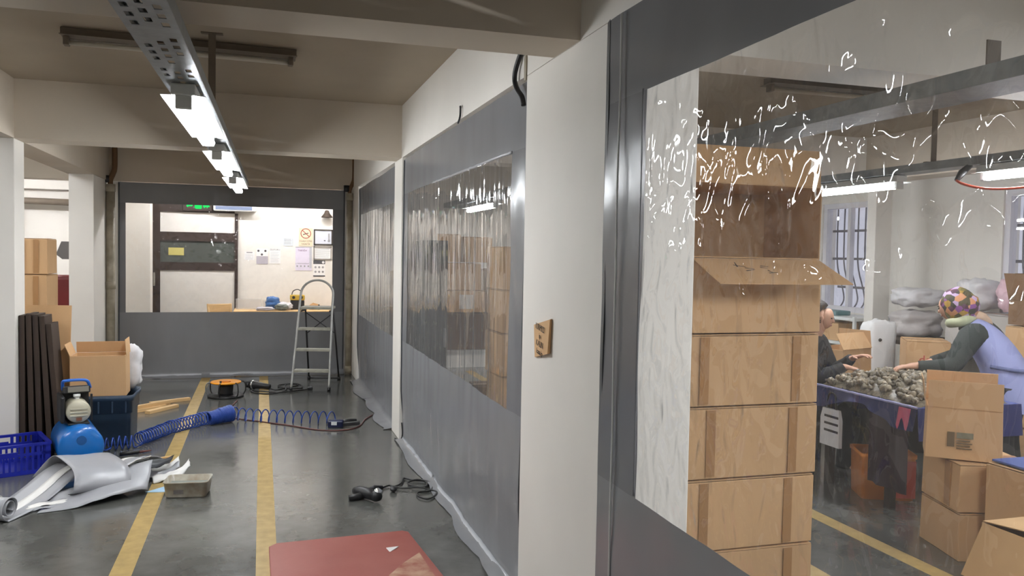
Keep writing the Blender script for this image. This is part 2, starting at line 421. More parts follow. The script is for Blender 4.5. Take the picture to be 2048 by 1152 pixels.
# back of the aisle, across X -1.70 .. 1.02 at Y 10.96
def P_bk(s, z, d): return Vector((-1.665 + s, 10.955 - d, z))
def d_bk(s, z): return .012 * fbm(s * 1.4, z * .9, 31) + .004 * fbm(s * 8, z * 5, 32) + .002 * fbm(s * 14, z * 9, 35) - .02 * max(0, 1 - z / .4)
F_bk = film('clear_film', 11, (1, 1, .8), .6, .02, .02, refl=.05, detail=.6)
curtain('grey vinyl curtain closing the aisle end, door and notices behind its clear window', P_bk, 2.70, 2.39, .085, .155, .81, 2.14, d_bk, F_bk, .16, highlight_ends=((.1, .95), (1.05, 2.3)))

# ================================================================ TRAYS AND LAMPS
def tube_lamp(label, loc, rz, L=1.2, lit=True, group=None, tubes=1, glowmat=None):
    t = thing('fluorescent_lamp', label, 'lamp', loc, rz, group)
    h = MB().box(-.045, .045, 0, L + .06, 0, .045)
    h.build('housing', M_white if lit else M_taupe, t, bevel=.005)
    for sd in (-1, 1):
        MB().add([(sd * .045, 0, 0), (sd * .082, 0, -.002), (sd * .082, L + .06, -.002), (sd * .045, L + .06, 0)], [(0, 1, 2, 3)]).build('reflector', M_white if lit else M_taupe, t, solid=.003)
    for y in (.012, L + .012):
        MB().box(-.03, .03, y, y + .03, -.05, 0).build('lamp_holder', M_white if lit else M_taupe, t, bevel=.004)
    for k in range(tubes):
        x = 0 if tubes == 1 else (-.02 + .04 * k)
        MB().cyl((x, .042, -.032), (x, L + .012, -.032), .014, n=12).build('tube', (glowmat or M_tube) if lit else M_dead, t, True)
    return t

def tray(label, p0, L, rz, width=.15, ht=.05, slots=0, brackets=(), group=None):
    t = thing('cable_tray', label, 'cable tray', p0, rz, group)
    hw = width / 2
    nx, ny = 7, int(L / .045)
    mb = MB(); dx, dy = width / nx, L / ny
    vs = [(-hw + dx * i, dy * j, 0) for j in range(ny + 1) for i in range(nx + 1)]
    fs = []
    for j in range(ny):
        for i in range(nx):
            if i in (1, 3, 5) and (j + i // 2) % 2 == 0 and random.random() < .8 and j < slots / .045: continue
            fs.append((j * (nx + 1) + i, (j + 1) * (nx + 1) + i, (j + 1) * (nx + 1) + i + 1, j * (nx + 1) + i + 1))
    mb.add(vs, fs).build('tray_bottom', M_steel, t, solid=.002)
    for s in (-1, 1):
        MB().box(s * hw - .0015, s * hw + .0015, 0, L, 0, ht).box(s * hw - (.012 if s > 0 else 0), s * hw + (.012 if s < 0 else 0), 0, L, ht, ht + .002).build('tray_side', M_steel, t)
    MB().tube([(.02 * math.sin(k * .7), L * k / 40, .012 + .004 * math.sin(k)) for k in range(41)], .009, 6).build('cable', M_black, t, True)
    for yb, xo in brackets:
        mb = MB().box(xo - .02, xo + .02, yb - .004, yb + .004, ht + .002, ZS - p0[2] - .006).box(xo - .06, xo + .06, yb - .02, yb + .02, ZS - p0[2] - .006, ZS - p0[2])
        mb.box(min(xo - .02, -hw), max(xo + .02, hw), yb - .01, yb + .01, ht + .002, ht + .008)
        mb.build('bracket', M_taupe, t)
    return t

rz0 = -math.atan2(.10, 6.2)
TX = lambda y: -.312 + (y - 2.2) * .0161
tray('perforated cable tray over the aisle, lamps hung along its underside', (TX(-2.5), -2.5, 2.235), 11.3, rz0, .145, .05, 6.4, ((1.2, .05), (7.6, -.015)))
for i, (y, lab) in enumerate(((3.42, 'first lit fluorescent lamp under the aisle tray, nearest the wide column'), (5.28, 'second lit fluorescent lamp along the aisle tray'), (7.15, 'last lit fluorescent lamp at the far end of the aisle tray'), (-.9, 'lit fluorescent lamp under the near end of the aisle tray'))):
    tube_lamp(lab, (TX(y), y, 2.188), rz0, 1.2, True, 'lamps under the aisle tray', 2)
tube_lamp('dusty unlit batten lamp on the aisle slab, crossing above the tray', (-1.10, 5.30, ZS - .045), -PI / 2 + .05, 1.24, False)
tray('cable tray in the workroom passing over the tall carton stack', (2.42, -2.0, 2.2), 12.8, 0, .22, .06, 0, ((6.55, 0), (9.9, 0)))
tray('cable tray in the workroom carrying lit lamps by the windows', (4.30, -2.0, 2.21), 12.8, 0, .15, .05, 0, ((2.0, 0), (6.5, 0), (10, 0)))
for y, lab in ((4.78, 'lit fluorescent lamp above the barred window, beyond the tall carton stack'), (2.85, 'lit fluorescent lamp above the stooping woman in lavender vest'), (7.2, 'lit fluorescent lamp farthest along the window tray'), (.6, 'added lit fluorescent lamp out of view near the front end of the window tray')):
    tube_lamp(lab, (4.30, y, 2.160), 0, 1.2, True, 'lamps on the window tray', 2, M_tube2 if y < 1 else None)  # frontmost lamp is out of view, added and strengthened as fill
for y, lab in ((.45, 'added unseen fill lamp on the tray beside the large vinyl curtain'), (8.6, 'lit fluorescent lamp over the storage stacks')):
    tube_lamp(lab, (2.42, y, 2.150), 0, 1.2, True, 'lamps on the middle workroom tray', 2, M_tube2 if y < 1 else None)  # front one is added out of view to brighten beam and column
tube_lamp('dark unlit batten lamp on the workroom slab behind the cross beam', (3.30, 4.95, ZS - .045), -PI / 2, 1.24, False)
tube_lamp('lit lamp on the lobby ceiling beyond the back curtain, door side', (-1.3, 12.0, ZS - .045), -PI / 2, 1.2, True, None, 2, M_tube3)
tube_lamp('lit lamp on the lobby ceiling beyond the back curtain, notice side', (.1, 12.0, ZS - .045), -PI / 2, 1.2, True, None, 2, M_tube3)
tube_lamp('added fill lamp across the back half of the left storeroom, aisle side', (-3.3, 12.0, ZS - .045), -PI / 2, 1.2, True, None, 2, M_tube3)  # added out of sight to brighten the far storeroom wall
tube_lamp('added fill lamp across the back half of the left storeroom, outer side', (-4.9, 12.0, ZS - .045), -PI / 2, 1.2, True, None, 2, M_tube3)  # second added lamp brightening the same wall
tube_lamp('added fill lamp crossing the left storeroom near its aisle side', (-3.6, 8.2, ZS - .045), -PI / 2, 1.2, True, None, 2, M_tube2)  # added to raise the storeroom's brightness
tube_lamp('added fill lamp of the left storeroom in front of the white column', (-3.4, 3.9, ZS - .045), -PI / 2, 1.2, True, None, 2, M_tube2)  # added as well, brightening the column front and storeroom
for k, y in enumerate((5.6, 11.9)):
    tube_lamp(('lit lamp on the slab of the left storeroom, nearer', 'lit lamp on the slab of the left storeroom, farther')[k], (-4.2, y, ZS - .045), 0, 1.2, True, None, 2)

tr1 = [o for o in bpy.data.objects if o.name.startswith('cable_tray')][1]
MB().box(-.03, .03, 4.28, 4.286, .062, .17).box(-.06, .06, 4.27, 4.296, .062, .066).build('hanger_plate', M_taupe, tr1)
t = thing('red_flex', 'red flex drooping under the window tray with a black plug', 'cord', (4.25, 4.15, 2.2))
MB().tube(smooth_path([(.0, 0, .0), (-.12, -.02, -.09), (-.06, -.18, -.15), (.02, -.40, -.15), (.06, -.52, -.10), (.07, -.60, -.16), (.08, -.80, -.17), (.06, -1.05, -.03)], 7), .008, 6).build('flex', mat('red_flex', S(206, 84, 62), .5), t, True)
MB().tube([(-.0, 0, .01), (-.07, -.01, -.04), (-.12, -.02, -.09)], [.018, .024, .014], 8).build('plug', M_black, t, True)
# ================================================================ CARTONS
def carton(label, size, loc, rz=0., flaps=None, tape=True, group=None, mt=None, vtape=(), name='carton', rot=None):
    """a cardboard carton standing at loc; flaps: {side: angle} with 0 closed flat, 90 upright, up to 270 hanging outside"""
    w_, d_, h_ = size; mt = mt or M_card
    t = thing(name, label, 'box', loc, rz, group, rot)
    x, y, e = w_ / 2, d_ / 2, .005
    j = lambda: random.uniform(-.004, .004)
    hb = h_ - (.012 if not flaps else 0)
    # body as one open-topped shell
    o = [(-x + j(), -y + j(), 0), (x + j(), -y + j(), 0), (x + j(), y + j(), 0), (-x + j(), y + j(), 0)]
    tp = [(-x + j(), -y + j(), hb), (x + j(), -y + j(), hb), (x + j(), y + j(), hb), (-x + j(), y + j(), hb)]
    ti = [(p[0] * (1 - e / x * 1.2), p[1] * (1 - e / y * 1.2), hb) for p in tp]
    bi = [(p[0] * (1 - e / x * 1.2), p[1] * (1 - e / y * 1.2), .01) for p in o]
    fs = [(3, 2, 1, 0)]
    for i in range(4):
        k = (i + 1) % 4
        fs += [(i, k, 4 + k, 4 + i), (4 + i, 4 + k, 8 + k, 8 + i), (8 + i, 8 + k, 12 + k, 12 + i)]
    fs.append((12, 13, 14, 15))
    MB().add(o + tp + ti + bi, fs).build('body', mt, t, bevel=.003)
    fl = flaps if flaps else {'-y': 0, '+y': 0}
    for s, ang in fl.items():
        ln = (d_ / 2 if s[1] == 'y' else min(w_ / 2, d_ / 2)) - .004
        if isinstance(ang, tuple): ang, ln = ang
        a = math.radians(ang); wd = (w_ if s[1] == 'y' else d_) / 2 - .004
        R = {'-y': 0, '+x': PI / 2, '+y': PI, '-x': -PI / 2}[s]; off = y if s[1] == 'y' else x
        Mx = Matrix.Rotation(R, 4, 'Z') @ Matrix.Translation((0, -off, hb)) @ Matrix.Rotation(a, 4, 'X')
        hh = .006 if s[1] == 'y' else .003
        MB().box(-wd, wd, 0, ln, hh - .003, hh + .001, Mx).build('flap', mt if flaps is None or ang < 100 else mt, t)
    if tape and not flaps:
        MB().box(-x + .002, x - .002, -.025, .025, h_ - .004, h_ - .0025).build('tape', M_tape, t)
    for k in vtape:
        MB().box(-x + w_ * k - .022, -x + w_ * k + .022, -y - .006, -y - .0045, .01, hb - .004).build('tape', M_tape, t)
    return t

def heap_cloth(name, label, cat, loc, r, mt, seed=0, rough=.35, nu=34, nv=22, boxy=4):
    def fn(d):
        q = (abs(d.x) ** boxy + abs(d.y) ** boxy + abs(d.z) ** boxy) ** (-1 / boxy)
        return .86 * q + rough * noise.noise(Vector((d.x * 1.9 + seed, d.y * 1.9, d.z * 1.9))) * .8 + rough * .5 * noise.noise(Vector((d.x * 4 + seed, d.y * 4, d.z * 5))) - rough * .5 * abs(noise.noise(Vector((d.x * 6, d.y * 6 + seed, d.z * 3))))
    o = MB().ball((0, 0, r[2]), r, nu, nv, fn).build(name, mt, None, True, loc)
    zmin = min(v.co.z for v in o.data.vertices)
    for v in o.data.vertices: v.co.z -= zmin
    return tag(o, label, cat)

# ================================================================ AISLE, LEFT SIDE
# blue crate with slotted walls
def crate(label, loc, rz, size, mt, group=None):
    t = thing('plastic_crate', label, 'crate', loc, rz, group)
    L_, W_, H_ = size; x, y = L_ / 2, W_ / 2
    MB().box(-x, x, -y, y, 0, .012).build('base', mt, t)
    for ax, ln, off in ((0, L_, y), (1, W_, x)):
        for s in (-1, 1):
            n = int(ln / .034); mb = MB()
            def bar(a, b, z0, z1, th=.006):
                if ax == 0: mb.box(a, b, s * off - th, s * off + th, z0, z1)
                else: mb.box(s * off - th, s * off + th, a, b, z0, z1)
            h = ln / 2
            bar(-h, h, 0, .03); bar(-h, h, H_ * .60, H_ * .70); bar(-h, h, H_ - .018, H_, .012)
            for e in (-1, 1): bar(e * h - (.05 if e > 0 else 0), e * h + (.05 if e < 0 else 0), .03, H_ - .018)
            for k in range(1, n):
                a = -h + ln * k / n
                bar(a - .007, a + .007, .03, H_ * .60)
                if abs(a) > ln * .17: bar(a - .010, a + .010, H_ * .70, H_ - .018)
            bar(-ln * .17, ln * .17, H_ * .70, H_ * .76)
            mb.build('wall_panel', mt, t)
    return t
crate('empty blue slotted plastic crate lying in front of the white column', (-1.784, 6.567, .001), .39, (.60, .40, .215), M_blue)

# bundle of dark boards leaning in front of the column, in front of the tall cardboard
bl = (('dark brown board at the column side of the leaning bundle', -1.745, 1.065, 0), ('dark brown board, second in the leaning bundle from the column', -1.70, 1.075, .02), ('dark brown board in the middle of the leaning bundle', -1.655, 1.07, .03), ('dark brown board, fourth in the leaning bundle from the column', -1.61, 1.06, .05), ('shorter tilted dark brown board at the outer side of the leaning bundle', -1.565, 1.0, .075))
for lab, x, h, tl in bl:
    o = MB().box(-.019, .019, -.12, .12, 0, h).build('leaning_board', M_darkwood, None, loc=(x + tl * h, 7.19, .004), rot=(.0, -tl, .0), bevel=.003)
    tag(o, lab, 'board', 'dark boards leaning by the white column')
o = MB().box(-.30, .31, -.004, .004, 0, 1.12).build('cardboard_sheet', M_card, None, loc=(-1.81, 7.42, .004), rot=(-.07, .012, -.02))
tag(o, 'tall flat cardboard sheet leaning behind the dark boards', 'cardboard')
MB().box(.02, .035, -.006, -.0045, 1.03, 1.06).build('hand_hole', M_ink, o)
# dark blue bin with open carton and white sack in it
t = thing('storage_bin', 'dark blue dusty plastic bin holding the open carton and white sack', 'bin', (-1.24, 7.44, .0))
def rr(x, y, r, n=4):
    out = []
    for cx, cy, a0 in ((x - r, y - r, 0), (-x + r, y - r, PI / 2), (-x + r, -y + r, PI), (x - r, -y + r, 3 * PI / 2)):
        out += [(cx + r * math.cos(a0 + PI / 2 * k / n), cy + r * math.sin(a0 + PI / 2 * k / n)) for k in range(n + 1)]
    return out
rows = []
for s, z, g in ((.90, 0, 0), (.93, .02, 0), (.95, .26, 0), (1.0, .265, 0), (1.0, .36, 0), (1.04, .365, 0), (1.05, .41, 0), (1.02, .41, 0), (.97, .36, 0), (.92, .02, 0)):
    rows.append([(px, py, z) for px, py in rr(.245 * s, .225 * s, .035)])
MB().ring(rows).build('bin_body', M_navy, t, True)
for k in range(5):
    x = -.2 + .1 * k
    MB().box(x - .006, x + .006, -.231, -.218, .27, .36).build('rib', M_navy, t)
carton('open cardboard carton standing in the dark blue bin', (.405, .26, .33), (-1.25, 7.37, .40), 0.02, {'-x': (112, .10), '+y': (80, .09), '+x': 86}, group=None)
heap_cloth('white_sack', 'crumpled white plastic sack stuffed in the bin behind the open carton', 'sack', (-1.11, 7.60, .40), (.16, .09, .205), M_sack, 21.7, .2)

# air compressor: axis of the tank points at the viewer's side
t = thing('air_compressor', 'small blue-tank air compressor standing between blue crate and dark bin', 'compressor', (-1.30, 6.70, 0), .30)
prof = []
for k in range(9):
    a = PI / 2 * k / 8; prof.append((.150 * math.sin(a) + .001, -.26 - .045 * math.cos(a)))
for k in range(9):
    a = PI / 2 * (1 - k / 8); prof.append((.150 * math.sin(a) + .001, .20 + .045 * math.cos(a)))
tk = MB().lathe(prof, 28, Matrix.Translation((0, 0, .172)) @ Matrix.Rotation(-PI / 2, 4, 'X')).build('tank', M_tank, t, True)
MB().cyl((0, -.298, .23), (0, -.307, .23), .032, n=18).build('badge', mat('dull_blue_badge', S(20, 80, 140), .5), tk)
MB().box(-.07, .07, -.16, .18, .315, .328).build('mount_plate', M_black, t, bevel=.004)
mo = MB().lathe([(.03, -.15), (.075, -.148), (.082, -.12), (.082, .06), (.07, .09), (.03, .10)], 22, Matrix.Translation((0, 0, .405)) @ Matrix.Rotation(-PI / 2, 4, 'X')).build('motor', M_beige, t, True)
for k in range(3):
    MB().box(-.058, .058, -.158, -.149, .375 + .024 * k, .387 + .024 * k).build('cooling_rib', M_beige, mo, bevel=.003)
MB().cyl((.0, -.03, .475), (.0, -.03, .50), .017, n=14).cyl((.0, -.03, .50), (.0, -.03, .52), .024, n=14).build('filter_cap', M_white, t, True)
MB().box(-.018, .018, -.165, -.158, .345, .368).build('label_plate', mat('brown_plate', S(120, 76, 52), .5), mo)
MB().box(-.115, -.085, -.13, .13, .325, .52).build('back_housing', M_black, t, bevel=.012)
MB().box(.085, .098, -.08, -.06, .325, .52).box(-.08, .09, .06, .10, .325, .52).build('bracket', M_black, t)
pn = MB().box(-.09, .09, -.10, .02, .52, .572).build('control_panel', M_black, t, bevel=.006, rot=(-.12, 0, 0))
MB().box(-.06, .078, -.106, -.1, .527, .566).build('gauge_plate', mat('grey_gauge_plate', S(120, 116, 106), .4), pn, bevel=.002)
MB().tube(smooth_path([(-.085, .02, .55), (-.09, -.02, .61), (-.07, -.05, .625), (.03, -.05, .625), (.07, -.04, .61), (.09, -.01, .56)], 5), .011, 8).build('handle', mat('blue_grip', S(46, 110, 206), .4), t, True)
for s in (-1, 1):
    wmx = Matrix.Translation((s * .15, .17, .065)) @ Matrix.Rotation(PI / 2, 4, 'Y')
    wh = MB().lathe([(.02, -.016), (.058, -.016), (.064, 0), (.058, .016), (.02, .016)], 20, wmx).build('wheel', M_black, t, True)
    MB().box(s * .075 - .018, s * .075 + .018, -.17, -.13, .002, .06).build('foot', M_black, t, bevel=.006)
MB().cyl((-.15, .17, .065), (.15, .17, .065), .009).build('axle', M_steel, t)
MB().box(-.06, .06, .155, .185, .06, .085).build('axle_mount', M_steel, t)

# left storeroom: stack of cartons, red machine
for k in range(5):
    carton(('carton at the foot of the storeroom stack behind the tall sheet', 'carton, second from the floor in the storeroom stack', 'carton in the middle of the storeroom stack behind the tall sheet', 'carton under the top one in the storeroom stack', 'taped carton on top of the storeroom stack left of the red machine')[k],
           (.46, .40, .333), (-2.125 + .006 * (k % 2), 8.72, .335 * k), .02 * (-1) ** k, group='cartons stacked in the left storeroom', vtape=(.55, .8))
t = thing('red_machine', 'dark red cabinet machine with grey hood in the left storeroom', 'machine', (-2.38, 11.5, 0))
M_red = mat('dark_red_paint', S(122, 34, 34), .4, vary=.25, scale=3)
MB().box(-.20, .26, -.22, .22, .0, 1.24).build('cabinet', M_red, t, bevel=.05)
MB().box(-.14, -.02, -.228, -.219, .35, 1.12).build('door_panel', mat('deep_red_panel', S(84, 20, 22), .4), t, bevel=.004)
MB().cyl((.18, 0, 1.22), (.20, 0, 1.52), .035).build('post', mat('orange_red_post', S(206, 86, 48), .45), t, True)
MB().prism([(-.05, 1.5), (.01, 1.66), (.34, 1.66), (.34, 1.44), (.02, 1.44)], -.12, .12, Matrix.Rotation(PI / 2, 4, 'X')).build('hood', mat('grey_hood', S(122, 118, 116), .5), t)
o = MB().tube([(-6.9, 13.78, 2.26), (-4, 13.78, 2.27), (-2.1, 13.78, 2.25)], .05, 10).build('wall_pipe', M_taupe, None, True); tag(o, 'dusty horizontal pipe along the far storeroom wall', 'pipe')
o = MB().lathe([(.02, .0), (.04, -.06), (.13, -.18), (.14, -.20)], 18).build('wall_lamp', M_steel, None, True, (-3.72, 13.6, 2.36)); tag(o, 'small metal cone lamp hanging before the storeroom pipe', 'lamp')
MB().cyl((0, 0, 0), (0, 0, .48), .008).build('stem', M_black, o)
MB().ball((0, 0, -.15), .06, 12, 8).build('bulb', glow('small_bulb', (1, .95, .85, 1), 8), o, True)

# pipes at the two far corners
def drain(label, x, y, r):
    t = thing('drain_pipe', label, 'pipe', (x, y, 0))
    MB().cyl((0, 0, .0), (0, 0, 2.32), r, n=20).build('pipe', M_olive, t, True)
    for z in (.02, 1.1, 2.26): MB().cyl((0, 0, z), (0, 0, z + .09), r * 1.14, n=20).build('socket', M_olive, t, True)
    MB().tube(smooth_path([(0, 0, 2.32), (0, -.005, 2.40), (.03, -.02, 2.47), (.05, -.02, 2.56), (.05, -.02, ZS)], 5), r * .62, 14).build('elbow', M_carddk, t, True)
    MB().cyl((-.04, .0, 2.37), (-.04, 0, 2.45), r * .95, n=14).build('dark_coupling', M_black, t, True)
    return t
drain('olive painted drain pipe beside the left end of the back curtain', -1.73, 10.84, .05)
drain('olive painted drain pipe in the corner behind the ladder', 1.085, 10.86, .04)

# ================================================================ THINGS ON THE AISLE FLOOR
# coiled blue air hose, one long tube from the compressor to the stapler
pts = [Vector((-1.16, 6.88, .05)), Vector((-1.14, 6.95, .03)), Vector((-1.12, 7.02, .03))]
def helix(a, b, r0, r1, turns, n=12, sag=0.):
    a, b = Vector(a), Vector(b); ax = (b - a).normalized(); sd = ax.cross(Vector((0, 0, 1))).normalized(); up = sd.cross(ax)
    N = int(turns * n)
    for k in range(N + 1):
        f = k / N; r = r0 + (r1 - r0) * f; th = 2 * PI * turns * f
        p = a.lerp(b, f) + sd * r * math.sin(th) * (1 + .1 * noise.noise(Vector((f * 19, 1, 0)))) - up * r * math.cos(th)
        p += sd * sag * math.sin(PI * f); p.z += .01 * noise.noise(Vector((f * 9, 5, 0)))
        p.z = max(p.z, .008); pts.append(p)
helix((-1.18, 7.06, .055), (-.96, 7.10, .055), .045, .05, 5)
helix((-.94, 7.14, .06), (-.46, 7.93, .066), .05, .058, 25, sag=-.05)
helix((-.45, 7.90, .06), (-.26, 8.02, .085), .056, .075, 24, 14)
helix((-.27, 8.06, .07), (.66, 7.72, .062), .06, .055, 13, 16, sag=.05)
pts += [Vector((.66, 7.66, .05)), Vector((.64, 7.60, .045))]
o = MB().tube(pts, .0058, 6).build('air_hose', M_hose, None, True); tag(o, 'coiled blue air hose stretched over the floor from the compressor', 'hose')
# stapler
t = thing('air_stapler', 'dark blue air stapler lying at the end of the coiled hose', 'tool', (.70, 7.56, .0), -.25)
MB().box(-.12, .02, -.032, .032, .0, .07).build('body', mat('dark_blue_tool', S(24, 30, 62), .3), t, bevel=.014)
MB().box(.0, .17, -.02, .02, .01, .045).build('magazine', M_black, t, bevel=.006, rot=(0, -.10, 0))
MB().tube([(-.03, .02, .04), (.06, .07, .05), (.12, .10, .045)], [.022, .020, .018], 10).build('grip', M_black, t, True)
MB().box(-.085, -.035, -.0335, -.030, .028, .058).build('white_highlight', M_white, t)  # white patch: a highlight on the dark body put in as colour
# thin red cord
o = MB().tube(smooth_path([(-.24, 9.14, .006), (-.27, 8.9, .006), (-.33, 8.6, .006), (-.25, 8.2, .006), (0, 7.95, .006), (.25, 7.72, .006), (.5, 7.47, .006), (.72, 7.42, .006), (.86, 7.56, .006), (.95, 7.85, .006), (1.045, 8.05, .008)], 7), .006, 6).build('red_cable', M_redcord, None, True)
tag(o, 'dull red power cord running from the cable reel to the far curtain', 'cord')
# cable reel on its side
t = thing('cable_reel', 'black cable reel with orange disc lying on the floor before the back curtain', 'cable reel', (-.365, 9.42, 0))
MB().lathe([(.02, .002), (.185, .002), (.19, .012), (.185, .022), (.02, .022)], 30).build('lower_flange', M_black, t, True)
MB().lathe([(.02, .022), (.078, .022), (.072, .05), (.078, .09), (.072, .15), (.02, .15)], 24).build('drum', M_black, t, True)
MB().lathe([(.02, .148), (.155, .150), (.162, .158), (.155, .168), (.10, .162), (.02, .16)], 32).build('orange_disc', M_orange, t, True)
MB().cyl((0, 0, .155), (0, 0, .172), .05, n=20).build('hub', mat('dark_orange', S(206, 120, 20), .4), t)
MB().cyl((-.05, -.09, .16), (-.05, -.09, .185), .011).build('crank_knob', M_black, t)
for a in (.15, 1.25, 2.5, 3.3, 4.4, 5.4):
    c, s_ = math.cos(a), math.sin(a)
    MB().tube(smooth_path([(.175 * c, .175 * s_, .012), (.205 * c, .205 * s_, .06), (.20 * c, .20 * s_, .14), (.165 * c, .165 * s_, .165)], 4), .007, 6).build('frame_bar', M_black if a != 3.3 else M_steel, t, True)
# power tool and its cable behind the ladder foot
t = thing('angle_grinder', 'black corded power tool lying between the cable reel and ladder', 'tool', (-.015, 9.84, 0), -.55)
MB().tube([(-.12, 0, .05), (-.06, 0, .05), (.02, 0, .045), (.13, 0, .036)], [.05, .046, .036, .03], 14).build('body', M_black, t, True)
MB().cyl((-.09, 0, .05), (-.075, 0, .05), .054, n=16).build('collar', M_chrome, t, True)
MB().cyl((-.13, 0, .02), (-.13, 0, .085), .046, n=16).build('gear_head', M_black, t, True)
cp = [(.10, 9.76, .02), (.16, 9.72, .01), (.24, 9.78, .012), (.36, 9.9, .012), (.42, 10.02, .012), (.34, 10.12, .012), (.22, 10.06, .012), (.2, 9.9, .018), (.34, 9.74, .016), (.46, 9.82, .01), (.42, 10.04, .02), (.28, 9.98, .025), (.26, 9.62, .014), (.1, 9.46, .01), (-.06, 9.55, .01), (-.1, 9.72, .01), (.04, 9.6, .014), (.22, 9.52, .014), (.4, 9.62, .01), (.52, 9.70, .01)]
o = MB().tube(smooth_path(cp, 7), .008, 6).build('tool_cable', M_cord, None, True); tag(o, 'loops of black cable on the floor by the ladder foot', 'cord')
MB().box(-.03, .03, -.02, .02, 0, .035).build('plug', M_black, o, loc=(.54, 9.70, .0), bevel=.008)

# step ladder
t = thing('step_ladder', 'grey paint-splashed folding step ladder with hoop standing at the back curtain', 'ladder', (.535, 9.62, 0), -.26)
M_alu = mat('painted_grey_tube', S(176, 176, 172), .42, .3, vary=.25, scale=14)
M_tread = mat('dusty_tread', S(168, 166, 152), .7, vary=.3, scale=18)
hw0, hw1 = .215, .19
def rail(s, z): f = z / .95; return (s * (hw0 + (hw1 - hw0) * f), .30 * f, z)
hoop = [rail(-1, z) for z in (0.03, .25, .5, .75, .95)] + [(-.19, .345, 1.06)]
hoop += [(-.19 * math.cos(a), .36 + .02 * math.sin(a), 1.08 + .175 * math.sin(a)) for a in [PI * k / 14 for k in range(1, 14)]]
hoop += [(.19, .345, 1.06)] + [rail(1, z) for z in (.95, .75, .5, .25, .03)]
MB().tube(smooth_path(hoop, 3), .0135, 10).build('front_rail', M_alu, t, True)
for k, z in enumerate((.22, .455, .69, .93)):
    wd = hw0 + (hw1 - hw0) * z / .95 - .008; y = .30 * z / .95; dp = .10 if k < 3 else .26
    st = MB().box(-wd, wd, y - .02, y + dp, z - .016, z + .012).build('tread' if k < 3 else 'platform', M_tread, t, bevel=.004)
for s in (-1, 1):
    MB().cyl((s * .165, .50, .90), (s * .185, .82, .02), .011, n=8).build('rear_leg', M_black, t, True)
    MB().cyl((s * .215, 0, 0), (s * .215, .0, .04), .019, n=10).build('rubber_foot', M_black, t, True)
    MB().cyl((s * .185, .82, 0), (s * .185, .82, .05), .02, n=10).build('rubber_foot', M_black, t, True)
    MB().box(s * .165 - .004, s * .165 + .004, .26, .52, .885, .905).build('hinge_strut', M_black, t)
MB().cyl((-.185, .82, .025), (.185, .82, .025), .009, n=8).build('rear_bar', M_black, t, True)
for s in (-1, 1): MB().cyl((-s * .165, .52 + .006 * s, .86), (s * .172, .62 + .006 * s, .60), .006, n=6).build('brace', M_black, t)

# offcuts of pine
for k, (x, y, L_, a, z, wd) in enumerate(((-1.09, 8.72, .34, .62, 0, .055), (-1.06, 8.80, .34, .62, 0, .05), (-.93, 8.72, .40, .95, 0, .06), (-1.03, 8.88, .34, .62, 0, .05), (-1.05, 8.80, .46, .80, .0315, .045), (-.90, 9.16, .42, .55, .0, .05))):
    o = MB().box(-L_ / 2, L_ / 2, -wd / 2, wd / 2, 0, .031).build('wood_offcut', M_wood, None, loc=(x, y, z), rot=(0, 0, a), bevel=.002)
    tag(o, ('pine offcut at the front of the small pile, under the longer piece', 'pine offcut in the middle of the small pile, under the longer piece', 'thick pine offcut pointing towards the yellow line beside the small pile', 'rearmost of the three parallel pine offcuts in the small pile', 'longer pine offcut lying across the top of the small pile', 'slim pine offcut lying alone behind the small pile')[k], 'wood', 'pine offcuts beside the dark bin')
# hand tool and chip
t = thing('utility_knife', 'dark slim hand tool with red end on the floor before the dark bin', 'tool', (-.93, 6.90, .0), .32)
MB().tube([(-.11, 0, .014), (-.03, .006, .016), (.03, .004, .014)], [.012, .015, .011], 8).build('handle', M_black, t, True)
MB().tube([(.03, .004, .014), (.12, .02, .012)], [.010, .005], 8).build('tip', M_redcord, t, True)
o = MB().box(-.05, .05, -.012, .012, 0, .012).build('wood_chip', M_wood, None, loc=(-.69, 6.72, 0), rot=(0, 0, .4)); tag(o, 'small pale wood chip on the floor by the yellow line', 'wood')

# plastic tub and light blue sheet
t = thing('plastic_tub', 'dirty clear plastic tub standing on the floor beside the yellow line', 'tub', (-.45, 5.70, 0), -.12)
M_tub = mat('dirty_tub_plastic', S(190, 188, 176), .3, vary=.35, scale=11, col2=S(146, 130, 110))
rows = [[(px, py, z) for px, py in rr(.135 * s, .10 * s, .03)] for s, z in ((.90, .002), (.93, .01), (1.0, .095), (1.04, .097), (1.04, .104), (.99, .104), (.95, .06))]
MB().ring(rows).build('tub_body', M_tub, t, True)
MB().box(-.12, .12, -.085, .085, .058, .066).build('contents', mat('greyish_paste', S(140, 146, 138), .5, vary=.2), t)
MB().box(-.07, -.01, -.1015, -.1, .03, .055).build('label_patch', mat('smudged_label', S(110, 104, 100), .6, vary=.4, scale=30), t)
o = MB().prism([(-.10, -.03), (.10, -.06), (.13, .11), (.02, .10)], 0, .003).build('blue_sheet', mat('light_blue_sheet', S(176, 210, 236), .5), None, loc=(-.62, 5.82, .0015)); tag(o, 'light blue plastic sheet on the yellow line by the clear tub', 'sheet')

